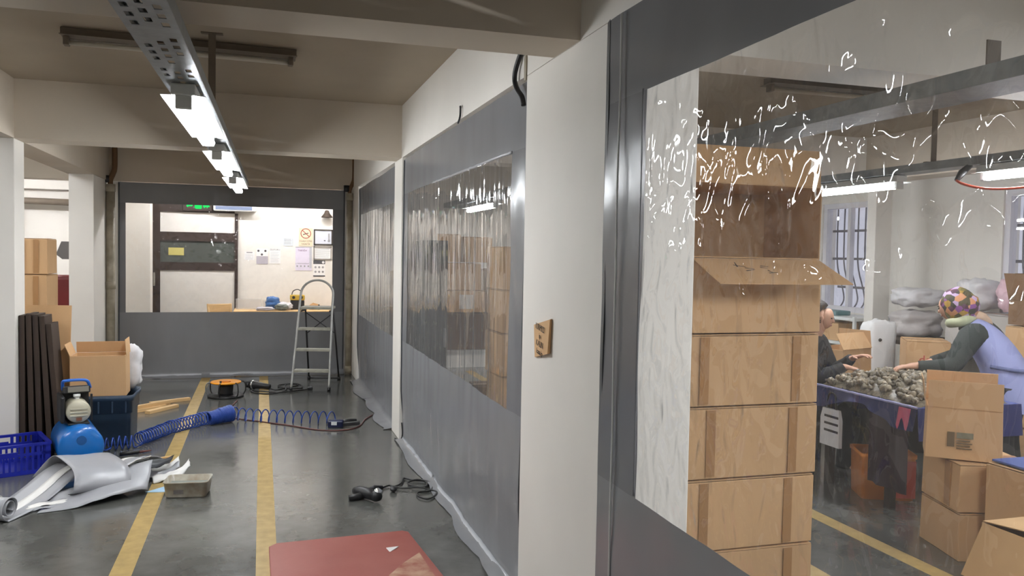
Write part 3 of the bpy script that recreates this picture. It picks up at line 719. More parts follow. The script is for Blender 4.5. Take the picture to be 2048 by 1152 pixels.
# heap of grey vinyl offcuts with white bands
M_off = mat('light_grey_vinyl', S(164, 165, 170), .32, vary=.08, scale=4, bump=.12, bscale=12)
M_band = mat('white_band', S(232, 230, 226), .4)
t = thing('vinyl_offcut', 'crumpled grey vinyl offcuts with white bands on the floor before the compressor', 'vinyl', (-1.05, 5.85, 0))
O = t.location
def ribbon(name, mt, path, wdir, wd, sm=6, band=None, lift=.0):
    P = smooth_path([Vector(p) - O for p in path], sm); n = len(P) - 1
    W = [Vector(q) for q in (wdir if isinstance(wdir[0], (tuple, list)) else [wdir, wdir])]
    def wv(f):
        k = f * (len(W) - 1); i = min(int(k), len(W) - 2); return W[i].lerp(W[i + 1], k - i).normalized()
    def fn(u, v, a=0, b=1, up=0):
        k = min(int(round(v * n)), n); q = P[k] + wv(v) * wd * (a + (b - a) * u - .5)
        return (q.x + .006 * noise.noise(Vector((u * 3, v * 5, 1))), q.y, max(.004, q.z + up + .012 * noise.noise(Vector((u * 2.5, v * 6, wd)))))
    o = MB().grid(8, n, fn).build(name, mt, t, True, solid=.003)
    if band:
        MB().grid(3, n, lambda u, v: fn(u, v, band[0], band[1], .004)).build('white_band', M_band, o, True, solid=.002)
    return o
spiral = []
for k in range(27):
    a = -PI / 2 - 2 * PI * 1.9 * (1 - k / 26); r = .026 + .046 * k / 26
    spiral.append(Vector((-1.50, 5.42, .078)) + Vector((.45, .89, 0)) * r * math.cos(a) * 1.0 + Vector((0, 0, 1)) * r * math.sin(a))
ax = (.89, -.45, 0)
ribbon('rolled_strip', M_off, spiral + [Vector((-1.42, 5.60, .012)), Vector((-1.34, 5.78, .05)), Vector((-1.25, 5.98, .12)), Vector((-1.17, 6.12, .15))], ax, .26, 4, (.42, .66))
ribbon('folded_sheet', M_off, [(-1.30, 6.18, .05), (-1.20, 6.16, .17), (-1.12, 6.05, .205), (-1.02, 5.88, .185), (-.97, 5.78, .15), (-.96, 5.72, .09), (-.98, 5.74, .04), (-1.04, 5.82, .02)], (.93, .36, -.06), .33, 6)
ribbon('tapering_sheet', M_off, [(-1.26, 5.62, .014), (-1.12, 5.66, .03), (-.98, 5.72, .07), (-.84, 5.80, .10), (-.70, 5.87, .10)], [(.1, .9, .15), (-.1, .95, .25), (0, .9, .42)], .30, 6)
ribbon('tapering_sheet', M_off, [(-.98, 5.95, .09), (-.90, 6.02, .15), (-.82, 6.10, .16), (-.74, 6.22, .12), (-.70, 6.34, .03)], (.9, -.40, .15), .18, 6, (.1, .4))
ribbon('loose_strip', M_band, [(-1.0, 5.76, .03), (-.90, 5.86, .11), (-.82, 6.0, .15), (-.74, 6.08, .15)], (.5, -.5, .55), .09, 6)
ribbon('loose_strip', M_off, [(-.86, 6.04, .10), (-.74, 6.10, .06), (-.64, 6.16, .05), (-.55, 6.22, .09)], (-.15, .9, .4), .12, 6, (.5, .95))
ribbon('loose_strip', M_band, [(-.70, 6.02, .02), (-.62, 6.06, .03), (-.54, 6.12, .04), (-.48, 6.20, .085)], (-.2, .8, .5), .07, 6)
ribbon('loose_strip', M_off, [(-1.35, 5.55, .012), (-1.22, 5.60, .02), (-1.08, 5.66, .012), (-1.0, 5.70, .01)], (.1, .9, .2), .10, 6, (.3, .8))
ribbon('loose_strip', M_dark, [(-.90, 5.98, .10), (-.78, 6.02, .13), (-.68, 6.08, .12), (-.60, 6.22, .11)], (.2, .8, .3), .10, 6)

# drill with its cable, near the middle curtain
t = thing('power_drill', 'black power drill with bright chuck on the floor near the middle curtain', 'tool', (.665, 5.30, 0), -.98)
MB().tube([(-.13, 0, .035), (-.09, 0, .04), (.0, 0, .042), (.06, 0, .04)], [.024, .034, .036, .032], 14).build('body', M_black, t, True)
MB().tube([(.06, 0, .04), (.085, 0, .04), (.11, 0, .04)], [.033, .034, .024], 16).build('collar', M_black, t, True)
MB().lathe([(.006, .0), (.026, .0), (.026, .03), (.018, .042), (.006, .046)], 16, Matrix.Translation((.078, .03, .052)) @ Matrix.Rotation(PI / 2 - .6, 4, 'X')).build('chuck', M_chrome, t, True)
MB().tube([(-.02, 0, .03), (-.05, -.06, .022), (-.07, -.10, .020)], [.024, .021, .019], 10).build('grip', M_black, t, True)
cp = [(.79, 5.52, .01), (.84, 5.56, .012), (.87, 5.53, .01), (.93, 5.60, .01), (.97, 5.72, .01), (1.02, 5.66, .01), (1.10, 5.60, .012), (1.07, 5.46, .014), (1.0, 5.48, .016), (.97, 5.58, .014), (1.05, 5.64, .016), (1.13, 5.55, .012), (1.09, 5.38, .01), (1.0, 5.35, .012), (.99, 5.26, .012), (1.04, 5.20, .01), (1.10, 5.27, .01), (1.12, 5.36, .01), (1.02, 5.44, .02), (.93, 5.47, .012), (.87, 5.52, .012)]
o = MB().tube(smooth_path(cp, 7), .0065, 6).build('drill_cable', M_cord, None, True); tag(o, 'black cable in loops slipping under the middle curtain', 'cord')
MB().tube([(.70, 5.50, .014), (.73, 5.50, .018), (.79, 5.52, .012)], [.010, .02, .012], 8).build('plug', M_black, o, True)
MB().ball((.85, 5.44, .02), (.025, .04, .018), 10, 6).build('cable_tie', M_black, o, True)

# red board on the floor and the paper scrap on it
mb = MB(); poly = [(.085, 4.545), (.77, 4.585), (.80, 4.56), (.87, 3.75), (.84, 3.58), (.10, 3.55), (.055, 3.60), (.045, 4.50)]
o = mb.prism(poly, 0, .028).build('red_board', M_redboard, None, bevel=.004); tag(o, 'worn red painted board lying flat on the floor near the wide column', 'board')
MB().prism([(.72, 3.62), (.83, 3.62), (.80, 4.22), (.70, 4.10), (.60, 3.95), (.66, 3.8)], .0282, .0288).build('bare_patch', mat('scuffed_pale_wear', S(196, 168, 140), .8, vary=.75, scale=9, col2=S(150, 84, 72)), o)
o = MB().prism([(-.03, -.03), (.035, .01), (-.028, .03)], 0, .004).build('paper_scrap', M_paper, None, loc=(.675, 4.30, .0285), rot=(.06, -.1, .2)); tag(o, 'small white torn paper scrap on the red board', 'paper')

# note on the column, hook at the curtain's upper corner
t = thing('cardboard_note', 'small cardboard note with handwriting stuck on the wide white column', 'note', (1.128, 3.25, 1.25), rot=(0, 0, 0))
MB().add([(0, -.105, .092), (0, .108, .050), (0, .09, -.088), (0, -.092, -.050), (-.012, -.112, .09), (-.006, .108, .05), (-.006, .09, -.088), (-.016, -.10, -.052)],
         [(0, 1, 2, 3), (7, 6, 5, 4), (0, 4, 5, 1), (1, 5, 6, 2), (2, 6, 7, 3), (3, 7, 4, 0)]).build('card', M_card, t)
for k, (s, sz) in enumerate((('KIRMIZI', .036), ('ip', .03), ('KALIN', .036), ('kasa ip', .032))):
    text('handwriting', s, sz, M_ink, t, (-.016, .0, .045 - .034 * k), (PI / 2, .12, -PI / 2), sx=.9)
t = thing('curtain_hook', 'black bent iron hook above the corner of the middle curtain', 'hook', (1.13, 3.62, 2.4))
MB().tube(smooth_path([(-.012, -.02, .115), (-.02, .035, .05), (-.02, .05, .0), (-.018, .01, -.05), (-.012, -.04, -.09), (-.008, -.055, -.13)], 5), .012, 8).build('rod', M_black, t, True)
MB().box(-.006, 0.0, -.075, -.045, -.02, .115).build('olive_strap', M_olive, t)
o = MB().tube(smooth_path([(1.122, 4.82, 2.47), (1.115, 4.78, 2.46), (1.118, 4.80, 2.41), (1.12, 4.86, 2.38)], 4), .006, 6).build('wall_hook', M_black, None, True); tag(o, 'tiny black hook on the beam above the middle curtain', 'hook')

# loose cords at the foot of the white post
o = MB().tube(smooth_path([(1.10, 7.00, .006), (1.14, 6.93, .008), (1.155, 6.93, .06), (1.15, 6.95, .15)], 5), .006, 6).build('post_cord', M_cord, None, True); tag(o, 'short black cord end at the foot of the slim white post', 'cord')
# ================================================================ WORKROOM BEHIND THE CURTAINS
# tall stack right behind the clear window
labs = ('carton at the foot of the tall stack behind the large curtain', 'second carton from the floor in the tall stack', 'third carton from the floor in the tall stack', 'fourth carton from the floor in the tall stack, under the open one')
XS, YS = 2.085, 3.15
for k in range(4):
    dx = (.0, -.004, .006, .0)[k]
    carton(labs[k], (.645, .46, .317), (XS + dx, YS + .23, .319 * k), (.0, .006, -.005, .008)[k], group='tall carton stack behind the large curtain', vtape=((.80,), (.13, .79), (.16, .8), (.1, .82))[k])
carton('fifth carton of the tall stack, shaded by the hanging flap above it', (.645, .46, .322), (XS, YS + .23, 1.276), .004, group='tall carton stack behind the large curtain')
top_c = carton('open carton lying on its side on top of the tall stack, one flap hanging out', (.645, .325, .44), (XS, YS + .45, 1.6 + .1645), 0, {'-y': (113, .255), '+y': (182, .16)}, group='tall carton stack behind the large curtain', rot=(PI / 2, 0, 0))
fl = [c for c in top_c.children if c.name.startswith('flap')][0]
Mf = Matrix.Translation((0, -.1625, .44)) @ Matrix.Rotation(math.radians(113), 4, 'X')
for (u, v, du, dv) in ((-.16, .07, .05, .02), (-.15, .09, .012, -.05), (-.12, .10, .04, .01), (-.13, .13, .05, -.015), (-.03, .075, .035, .01), (-.04, .09, .03, .012), (-.02, .12, .012, .03), (-.03, .15, .045, -.006)):
    p0 = Vector((u, v, .0024)); p1 = Vector((u + du, v + dv, .0024)); n_ = (p1 - p0).normalized().cross(Vector((0, 0, 1))) * .002
    MB().add([Mf @ q for q in (p0 - n_ * 2, p0 + n_ * 2, p1 + n_, p1 - n_)], [(0, 1, 2, 3)]).build('pen_mark', M_ink, fl)

# three-carton stack in front of the table
for k, (sz, lab, rz) in enumerate((((.42, .40, .262), 'lowest carton of the stack before the blue table, plain sides', -.28), ((.42, .40, .262), 'middle carton of the stack before the blue table, taped side', -.31))):
    c = carton(lab, sz, (3.83, 3.60, (0, .265)[k]), rz, group='carton stack before the blue table')
    if k: MB().box(-.2165, -.2105, -.12, -.06, .01, .25).build('tape', M_tape, c)
c3 = carton('open carton with stamped mark on top of the stack before the blue table', (.365, .28, .28), (3.735, 3.63, .53), -.72, {'-y': (89, .145), '+y': (82, .17), '-x': (98, .15)}, group='carton stack before the blue table')
M_stamp = mat('grey_stamp', S(112, 92, 66), .8)
MB().box(-.08, -.045, -.1475, -.1465, .07, .15).build('stamp', M_stamp, c3)
MB().box(-.035, .045, -.1475, -.1465, .118, .15).build('stamp', mat('greenish_stamp', S(128, 122, 98), .8), c3)
for k in range(4): MB().box(-.035, .04 - .01 * (k % 2), -.148, -.1466, .06 + .014 * k, .067 + .014 * k).build('stamp_line', M_stamp, c3)
# lower right cartons
cA = carton('carton with a blue cloth edge on its lid, beyond the bright open carton', (.62, .5, .57), (3.93, 3.10, 0), .0, group='cartons at the frame edge')
MB().box(-.29, .31, -.24, .24, 0, .012).build('blue_cloth', mat('folded_blue_cloth', S(74, 92, 156), .8, vary=.2), None, loc=(3.93, 3.10, .5715), bevel=.004)
tag(bpy.data.objects['blue_cloth'], 'folded blue cloth lying on the carton lid', 'cloth')
cB = carton('nearest carton with pale lid flaps lit from above', (.56, .46, .49), (3.24, 2.52, 0), .0, {'-y': 8, '+y': 6, '-x': (243, .24)}, group='cartons at the frame edge', mt=mat('light_cardboard', S(206, 168, 120), .8, vary=.08))

# blue covered table
t = thing('work_table', 'long table under a blue cloth, heaped with brown shells', 'table', (4.26, 4.56, 0), 0)
M_cloth = mat('blue_table_cover', S(96, 108, 176), .55, vary=.25, scale=5, bump=.3, bscale=9)
M_navy_cl = mat('navy_drape', S(40, 44, 100), .7, vary=.3, scale=5)
MB().box(-.39, .39, -.46, .46, .665, .695).build('table_top', M_darkwood, t)
for x in (-.34, .34):
    for y in (-.2, .40): MB().box(x - .025, x + .025, y - .025, y + .025, 0, .665).build('leg', M_darkwood, t)
MB().grid(20, 24, lambda u, v: (-.41 + .82 * u, -.48 + .97 * v, .699 + .004 * fbm(u * 6, v * 8))).build('table_cover', M_cloth, t, True)
def drape(u, v): return (-.41 - .03 * v + .016 * math.sin(u * 30) * v, -.48 + .97 * u, .701 - v * (.10 + .05 * math.sin(u * 7 + 1)))
MB().grid(60, 6, drape).build('drape', M_navy_cl, t, True)
MB().grid(20, 5, lambda u, v: (-.41 + .82 * u, .49 + .03 * v, .701 - .2 * v)).build('drape', M_navy_cl, t, True)
MB().grid(20, 5, lambda u, v: (-.41 + .82 * u, -.48 - .02 * v, .701 - .2 * v)).build('drape', M_navy_cl, t, True)
MB().tube([(-.414, -.48 + .97 * k / 30, .703 + .004 * fbm(k * .7, 2)) for k in range(31)], .009, 6).build('cover_hem', mat('pale_lavender_hem', S(164, 164, 206), .5), t, True)
MB().grid(8, 8, lambda u, v: (-.44 - .02 * v, -.46 + .10 * u, .695 - (.10 + .04 * math.sin(u * 9)) * v)).build('pink_cloth', mat('pink_cloth', S(206, 96, 124), .7), t, True)
MB().grid(10, 8, lambda u, v: (-.395 - .02 * math.sin(u * 12), -.40 + .36 * u, .64 - .50 * v)).build('maroon_drape', mat('maroon_cloth', S(52, 28, 34), .8, vary=.3), t, True)
# heap of shells: an underlying mass and the shells that show on it
def hz(x, y): return .705 + .13 * max(0, 1 - ((x - 4.23) / .38) ** 2) ** .6 * max(0, 1 - ((y - 4.56) / .47) ** 2) ** .5
M_shell = [mat('brown_shell', S(116, 98, 76), .4, vary=.6, scale=60, col2=S(196, 184, 160), rand=.3), mat('grey_shell', S(146, 136, 116), .4, vary=.6, scale=70, col2=S(72, 62, 50), rand=.3), mat('dark_shell', S(74, 64, 52), .4, vary=.5, scale=70, col2=S(150, 138, 116), rand=.3)]
o = MB().grid(40, 60, lambda u, v: (3.86 + .74 * u, 4.10 + .92 * v, hz(3.86 + .74 * u, 4.10 + .92 * v) - .012 + .012 * fbm(u * 30, v * 50))).build('shell_mass', M_shell[2], None, True)
tag(o, 'mass of brown shells heaped on the blue table', 'shells', kind='stuff')
protos = []
for k in range(3):
    rows = []
    for i in range(9):       # small turban-like spiral shell
        f = i / 8; r = .021 * (math.sin(PI * min(1, f * .92 + .08)) ** .8) * (1 - .35 * f) + .001
        rows.append([(r * math.cos(2 * PI * q / 9) * (1 + .12 * math.sin(3 * q + k)) + .004 * math.sin(f * 9 + k), r * math.sin(2 * PI * q / 9) + .004 * math.cos(f * 9), -.018 + .045 * f) for q in range(9)])
    mb = MB().ring(rows)
    o = mb.build('shell', M_shell[k], None, True); protos.append(o)
rnd = random.Random(5); n = 0
for k in range(210):
    x = 3.88 + .66 * rnd.random() ** 1.4; y = 4.13 + .86 * rnd.random()
    o = protos[k % 3] if k < 3 else protos[k % 3].copy()
    if k >= 3: COL.objects.link(o)
    o.location = (x, y, hz(x, y) + .008); o.rotation_euler = (rnd.uniform(-1.6, 1.6), rnd.uniform(-1.6, 1.6), rnd.uniform(0, 6)); s = rnd.uniform(.8, 1.5); o.scale = (s, s, s)
    tag(o, 'small brownish shell among those heaped on the blue table', 'shell', 'shells heaped on the blue table')
# under and behind the table
t = thing('fruit_crate', 'orange crate standing under the edge of the blue table', 'crate', (4.08, 4.62, 0), -.42)
M_orc = mat('orange_crate_plastic', S(238, 146, 54), .45, vary=.2)
rows = [[(px, py, z) for px, py in rr(.18 * s, .15 * s, .02)] for s, z in ((.92, .0), (.96, .28), (1.0, .285), (1.0, .31), (.96, .31), (.9, .02))]
MB().ring(rows).build('crate_body', M_orc, t, True)
MB().box(.0, .17, -.151, -.147, .02, .27).build('shaded_red_side', mat('shaded_red_side', S(168, 62, 40), .5), t)  # red panel colours in the crate's shaded half
carton('low brown carton lying behind the shell heap at the column', (.40, .30, .26), (4.62, 5.75, .617), .3, {'-y': 60, '+x': 80}, name='carton')
t = thing('side_bench', 'pale bench beyond the blue table holding a carton', 'bench', (4.62, 5.75, 0))
MB().box(-.35, .35, -.2, .25, .58, .615).build('bench_top', M_wood, t)
for x in (-.3, .3): MB().box(x - .02, x + .02, -.15, .2, 0, .58).build('leg', M_darkwood, t)

# things under the window and along the right wall
t = thing('steel_shelf', 'pale shelf unit under the barred window', 'shelf', (6.30, 8.2, 0), 0)
for z in (.38, .70, .97): MB().box(-.28, .18, -.9, .9, z - .015, z + .015).build('shelf_board', M_white, t)
for x in (-.26, .16):
    for y in (-.88, .88): MB().box(x - .015, x + .015, y - .015, y + .015, 0, 1.0).build('post', M_white, t)
carton('small brown carton on the shelf under the barred window', (.26, .30, .20), (6.2, 7.75, .717), PI / 2 + .1)
carton('brown carton on the lower shelf under the barred window', (.40, .30, .22), (6.2, 8.3, .397), PI / 2)
o = MB().box(-.1, .1, -.24, .24, 0, .06).build('white_tray', M_white, None, loc=(6.2, 8.25, .717), bevel=.01); tag(o, 'flat white tray on the shelf under the barred window', 'tray')
o = MB().box(-.1, .1, -.2, .2, 0, .05).build('teal_folder', mat('teal', S(96, 128, 132), .6), None, loc=(6.2, 7.9, .987), bevel=.01); tag(o, 'teal flat box on the shelf top before the window', 'box')
# sacks
heap_cloth('white_sack', 'tall white sack with a black dot standing right of the white column', 'sack', (5.46, 6.30, .42), (.17, .10, .36), mat('bright_white_sack', S(242, 242, 242), .5, bump=.3, bscale=14), 1.0, .10, boxy=9)
heap_cloth('white_sack', 'white sack lying on the grey sack near the window wall', 'sack', (6.0, 6.42, 1.16), (.24, .2, .10), M_sack, 5.0, .25)
heap_cloth('grey_sack', 'greyish sack under the white one near the window wall', 'sack', (6.0, 6.42, .8605), (.26, .2, .15), mat('grey_sack', S(188, 182, 180), .6, bump=.4, bscale=14), 6.0, .25)
heap_cloth('white_sack', 'pale sack behind the headscarf of the stooping woman', 'sack', (6.17, 5.86, 1.162), (.18, .19, .16), M_sack, 8.0, .25)
heap_cloth('pink_sack', 'large pinkish sack behind the stooping woman', 'sack', (6.19, 5.42, 1.162), (.2, .2, .17), mat('pink_sack', S(226, 192, 202), .55, bump=.4, bscale=14), 9.0, .25)
t = thing('sorting_bench', 'low bench along the window wall carrying the sacks', 'bench', (6.05, 5.95, 0), 0)
MB().box(-.3, .4, -.95, .75, .82, .86).build('bench_top', M_darkwood, t)
MB().box(-.25, .35, -.3, .7, .52, .55).build('lower_board', M_darkwood, t)
for x in (-.27, .36):
    for y in (-.92, .72): MB().box(x - .02, x + .02, y - .02, y + .02, 0, .82).build('leg', M_darkwood, t)
carton('pale grey carton on the bench under the pale and pink sacks', (.86, .34, .30), (6.18, 5.64, .8605), PI / 2, mt=mat('grey_carton', S(196, 190, 184), .8))
cr = carton('brown carton with red lettering standing beside the white sack', (.34, .40, .52), (5.45, 5.72, .42), -.62)
text('red_lettering', 'depo', .10, M_redink, cr, (.03, -.2075, .36), (PI / 2, 0, 0))
o = MB().box(-.3, .3, -.3, .3, 0, .42).build('wooden_plinth', M_darkwood, None, loc=(5.48, 6.0, .0), bevel=.004); tag(o, 'dark low wooden plinth under the lettered carton', 'plinth')
o.data.transform(Matrix.Scale(1.5, 4, (0, 1, 0)))
ws = bpy.data.objects['white_sack.001']
MB().ball((-.05, -.092, .46), (.018, .012, .015), 10, 6).build('black_dot', M_ink, ws)
# tall stacks behind the woman
for k in range(3):
    carton(('lowest brown carton of the stack behind the woman', 'middle brown carton of the stack behind the woman', 'upper brown carton behind the woman, under the dark open one')[k], (.56, .46, .375), (5.72, 4.70 - .004 * k, .378 * k), .03 * (k - 1), group='carton stack behind the stooping woman', vtape=((), (.5,), ())[k])
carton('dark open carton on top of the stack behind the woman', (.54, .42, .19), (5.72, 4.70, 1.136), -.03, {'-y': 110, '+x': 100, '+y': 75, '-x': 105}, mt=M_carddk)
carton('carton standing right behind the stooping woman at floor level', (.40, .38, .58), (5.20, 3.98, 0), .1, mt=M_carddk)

# storage seen through the middle curtain
for k in range(5):
    carton(('floor carton of the stack by the middle curtain window edge', 'second carton of the stack by the middle curtain window edge', 'third carton of the stack by the middle curtain window edge', 'fourth carton of the stack by the middle curtain window edge', 'top carton of the stack by the middle curtain window edge')[k],
           (.48, .44, .331), (1.985 + .008 * (k % 2), 6.22, .333 * k), .015 * (-1) ** k, group='stack seen at the window edge of the middle curtain', vtape=((.3,), (), (.6,), (), (.35,))[k])
t = thing('storage_bench', 'white topped bench loaded with cartons behind the middle curtain', 'bench', (1.98, 7.6, 0))
MB().box(-.56, .40, -.36, .3, .68, .72).build('bench_top', M_white, t)
for x in (-.5, .34):
    for y in (-.3, .24): MB().box(x - .02, x + .02, y - .02, y + .02, 0, .68).build('leg', M_steel, t)
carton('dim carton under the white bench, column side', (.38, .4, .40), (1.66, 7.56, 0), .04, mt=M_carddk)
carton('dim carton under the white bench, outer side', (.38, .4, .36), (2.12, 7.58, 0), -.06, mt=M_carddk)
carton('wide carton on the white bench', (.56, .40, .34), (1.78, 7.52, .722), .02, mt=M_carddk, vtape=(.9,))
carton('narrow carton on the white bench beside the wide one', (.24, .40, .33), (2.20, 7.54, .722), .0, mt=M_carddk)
cn = carton('carton with a white paper label above the white bench', (.44, .38, .20), (1.75, 7.52, 1.064), -.02)
MB().box(-.02, .11, -.1935, -.1915, .03, .16).build('paper_label', M_paper, cn)
carton('carton beside the paper-labelled one above the white bench', (.30, .36, .20), (2.14, 7.54, 1.064), .05)
carton('carton in the third layer above the white bench', (.42, .38, .25), (1.72, 7.54, 1.267), .03)
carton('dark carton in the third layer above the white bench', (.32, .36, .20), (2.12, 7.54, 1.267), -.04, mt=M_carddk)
carton('carton at the top of the heap above the white bench, column side', (.26, .36, .26), (1.62, 7.54, 1.52), -.05)
carton('carton at the top of the heap above the white bench, outer side', (.26, .36, .24), (1.90, 7.54, 1.52), .05)
t = thing('steel_locker', 'dark grey steel locker inside the far edge of the middle curtain window', 'locker', (1.36, 6.66, 0))
M_lock = mat('dark_grey_steel', S(64, 68, 68), .45)
MB().box(-.12, .06, -.22, .24, 0, 1.70).build('body', M_lock, t, bevel=.006)
MB().box(-.11, .05, -.228, -.22, .06, 1.66).build('door', M_lock, t, bevel=.003)
MB().box(.03, .045, -.245, -.228, .85, 1.0).build('handle', M_steel, t)
for k, (z, h, lab) in enumerate(((0, .5, 'pale carton at the foot of the pile behind the far curtain'), (.503, .42, 'pale carton in the middle of the pile behind the far curtain'), (.926, .45, 'pale carton on top of the pile behind the far curtain'))):
    carton(lab, (.44, .40, h), (1.78, 10.25, z), .02, mt=mat('grey_card_%s' % 'abc'[k], S(178, 162, 146), .8))

# ================================================================ LOBBY BEHIND THE BACK CURTAIN
M_door = mat('dark_brown_frame', S(50, 38, 34), .4)
M_dpan = mat('door_panel_white', S(226, 221, 214), .45, vary=.06)
d = tag(MB().box(-1.53, -1.41, 12.93, 13.0, 0, 2.50).box(-.385, -.34, 12.93, 13.0, 0, 2.13).box(-1.41, -.385, 12.93, 13.0, 2.13, 2.50).box(-1.41, -.385, 12.94, 13.0, 1.71, 1.84).box(-1.41, -.385, 12.94, 13.0, 1.28, 1.40).build('door_1', M_door), kind='structure')
for z0, z1 in ((0.02, 1.28), (1.84, 2.13)): MB().box(-1.41, -.385, 12.955, 12.99, z0, z1).build('door_panel', M_dpan, d)
MB().box(-1.41, -.385, 12.965, 12.975, 1.40, 1.71).build('glass_pane', mat('dark_glass', S(74, 78, 74), .12), d)
MB().box(-1.30, -1.09, 12.958, 12.964, 1.50, 1.61).build('yellow_sticker', mat('yellow_sticker', S(196, 184, 108), .6), d)
MB().box(-1.50, -1.47, 12.90, 12.93, 1.05, 1.25).build('door_handle', M_chrome, d, bevel=.006)
t = thing('exit_sign', 'dark exit sign with glowing green symbols above the brown door', 'sign', (-.90, 12.92, 2.235))
MB().box(-.20, .20, -.035, .005, -.085, .10).build('sign_box', M_door, t, bevel=.004)
M_green = glow('green_exit_light', (.02, .9, .16, 1), 1.1)
def gsh(poly): MB().prism(poly, .0355, .037, Matrix.Rotation(PI / 2, 4, 'X')).build('green_symbol', M_green, t)
gsh([(-.15, .06), (-.15, -.02), (-.135, -.035), (-.12, -.02), (-.075, -.02), (-.06, .0), (-.06, .06)])
gsh([(-.04, .06), (-.04, -.04), (-.02, -.055), (.05, -.055), (.06, -.04), (.06, .06)])
gsh([(.08, .06), (.075, -.02), (.095, -.045), (.115, -.02), (.135, -.045), (.15, -.02), (.165, -.03), (.165, .06)])
t = thing('wall_unit', 'white and blue wall unit partly hidden above the door, by the exit sign', 'air conditioner', (-.50, 12.92, 2.24))
MB().box(-.18, .42, -.10, .08, -.08, .18).build('casing', M_white, t, bevel=.02)
MB().box(-.15, .36, -.104, -.1, -.06, -.01).build('blue_strip', mat('blue_grey_strip', S(104, 116, 142), .4), t)
o = MB().lathe([(.02, .05), (.03, .04), (.045, 0), (.085, -.05), (.085, -.06)], 18).build('wall_bell', M_darkwood, None, True, (.95, 12.91, 2.17)); tag(o, 'dark bell shaped fixture high on the lobby wall', 'fixture')
MB().box(-.02, .02, 0, .09, .0, .04).build('bell_arm', M_darkwood, o)
def sheet(label, x0, x1, z0, z1, name='notice', mt=None, frame=None, th=.004):
    t = thing(name, label, 'notice', ((x0 + x1) / 2, 12.998, (z0 + z1) / 2)); w_, h_ = (x1 - x0) / 2, (z1 - z0) / 2
    MB().box(-w_, w_, -th, 0, -h_, h_).build('sheet', mt or M_paper, t)
    if frame:
        for a in ((-w_, w_, h_ - .018, h_), (-w_, w_, -h_, -h_ + .018), (-w_, -w_ + .018, -h_, h_), (w_ - .018, w_, -h_, h_)): MB().box(a[0], a[1], -th - .012, 0, a[2], a[3]).build('frame', frame, t)
    return t, w_, h_
def lines(t, w_, z0, z1, n, mt, th=.004, x0=None, ht=.006):
    mb = MB(); r = random.Random(n)
    for k in range(n):
        z = z0 + (z1 - z0) * k / max(1, n - 1)
        mb.box(-w_ * .8 if x0 is None else x0, w_ * (.5 + .3 * r.random()), -th - .0008, -th, z - ht / 2, z + ht / 2)
    mb.build('print', mt, t)['kind'] = 'stuff'
M_greyink = mat('grey_print', S(150, 148, 150), .7); M_darkink = mat('dark_print', S(70, 68, 72), .7)
t, w_, h_ = sheet('cream no smoking notice with red ring on the lobby wall', .541, .744, 1.668, 1.945, mt=mat('cream_notice', S(226, 206, 176), .7))
ringv = []
for k in range(32):
    a = 2 * PI * k / 32; ringv += [(.078 * math.cos(a), -.0052, .055 + .078 * math.sin(a)), (.066 * math.cos(a), -.0052, .055 + .066 * math.sin(a))]
M_ring = mat('dull_red_print', S(150, 60, 44), .7)
MB().add(ringv, [(2 * k, 2 * k + 1, (2 * k + 3) % 64, (2 * k + 2) % 64) for k in range(32)]).build('red_ring', M_ring, t)
MB().box(-.068, .068, -.0051, -.0042, -.006, .006, Matrix.Translation((0, 0, .055)) @ Matrix.Rotation(.75, 4, 'Y')).build('red_bar', M_ring, t)
MB().box(-.045, .04, -.0048, -.0041, -.007, .007, Matrix.Translation((0, 0, .05)) @ Matrix.Rotation(-.3, 4, 'Y')).build('cigarette', M_darkink, t)
text('notice_text', 'SİGARA İÇMEK', .036, M_darkink, t, (0, -.0055, -.062), (PI / 2, 0, 0), sx=.78)
text('notice_text', 'YASAKTIR', .036, M_darkink, t, (0, -.0055, -.108), (PI / 2, 0, 0), sx=.8)
t, w_, h_ = sheet('dark framed certificate with thermometer on the lobby wall', .762, 1.044, 1.69, 1.93, 'framed_picture', mat('bluish_paper', S(204, 206, 216), .6), M_ink)
MB().box(.075, .095, -.0062, -.004, -.05, .06).build('thermometer', M_greyink, t); MB().ball((.085, -.005, -.055), (.018, .003, .018), 10, 6).build('thermometer_bulb', M_greyink, t, True); MB().box(.01, .035, -.006, -.004, -.06, -.045).build('mark', M_darkink, t)
t, w_, h_ = sheet('grey framed paper with ruled lines on the lobby wall', .760, 1.032, 1.465, 1.672, 'framed_picture', M_paper, mat('greyish_frame', S(150, 144, 138), .5))
lines(t, w_, -.06, .06, 5, M_greyink)
t, w_, h_ = sheet('lilac wall calendar under the no smoking notice', .492, .735, 1.295, 1.655, 'wall_calendar', mat('lilac_paper', S(214, 206, 222), .7))
text('calendar_title', 'TAKVİM', .04, mat('violet_print', S(120, 70, 110), .7), t, (-.02, -.0055, .125), (PI / 2, 0, 0), sx=.9)
MB().box(-w_, w_, -.0055, -.004, h_ - .01, h_).build('binding', M_greyink, t); MB().box(.085, w_, -.0052, -.004, -.14, h_ - .01).build('grey_margin', mat('grey_margin', S(184, 184, 192), .7), t); MB().box(-w_, .08, -.0052, -.004, -.075, -.07).build('rule', M_darkink, t)
for k in range(4): MB().box(-.105 + .055 * k, -.085 + .055 * k, -.0053, -.004, -.125, -.10).build('small_icon', M_greyink, t)
t, w_, h_ = sheet('white pictogram sheet with dark header and footer bars', .757, .935, 1.205, 1.453)
MB().box(-w_, w_, -.0052, -.004, h_ - .055, h_).build('header_bar', M_darkink, t); MB().box(-w_, w_, -.0052, -.004, -h_, -h_ + .02).build('footer_bar', M_darkink, t); MB().cyl((.06, -.0055, h_ - .028), (.06, -.004, h_ - .028), .02, n=14).build('header_dot', M_paper, t)
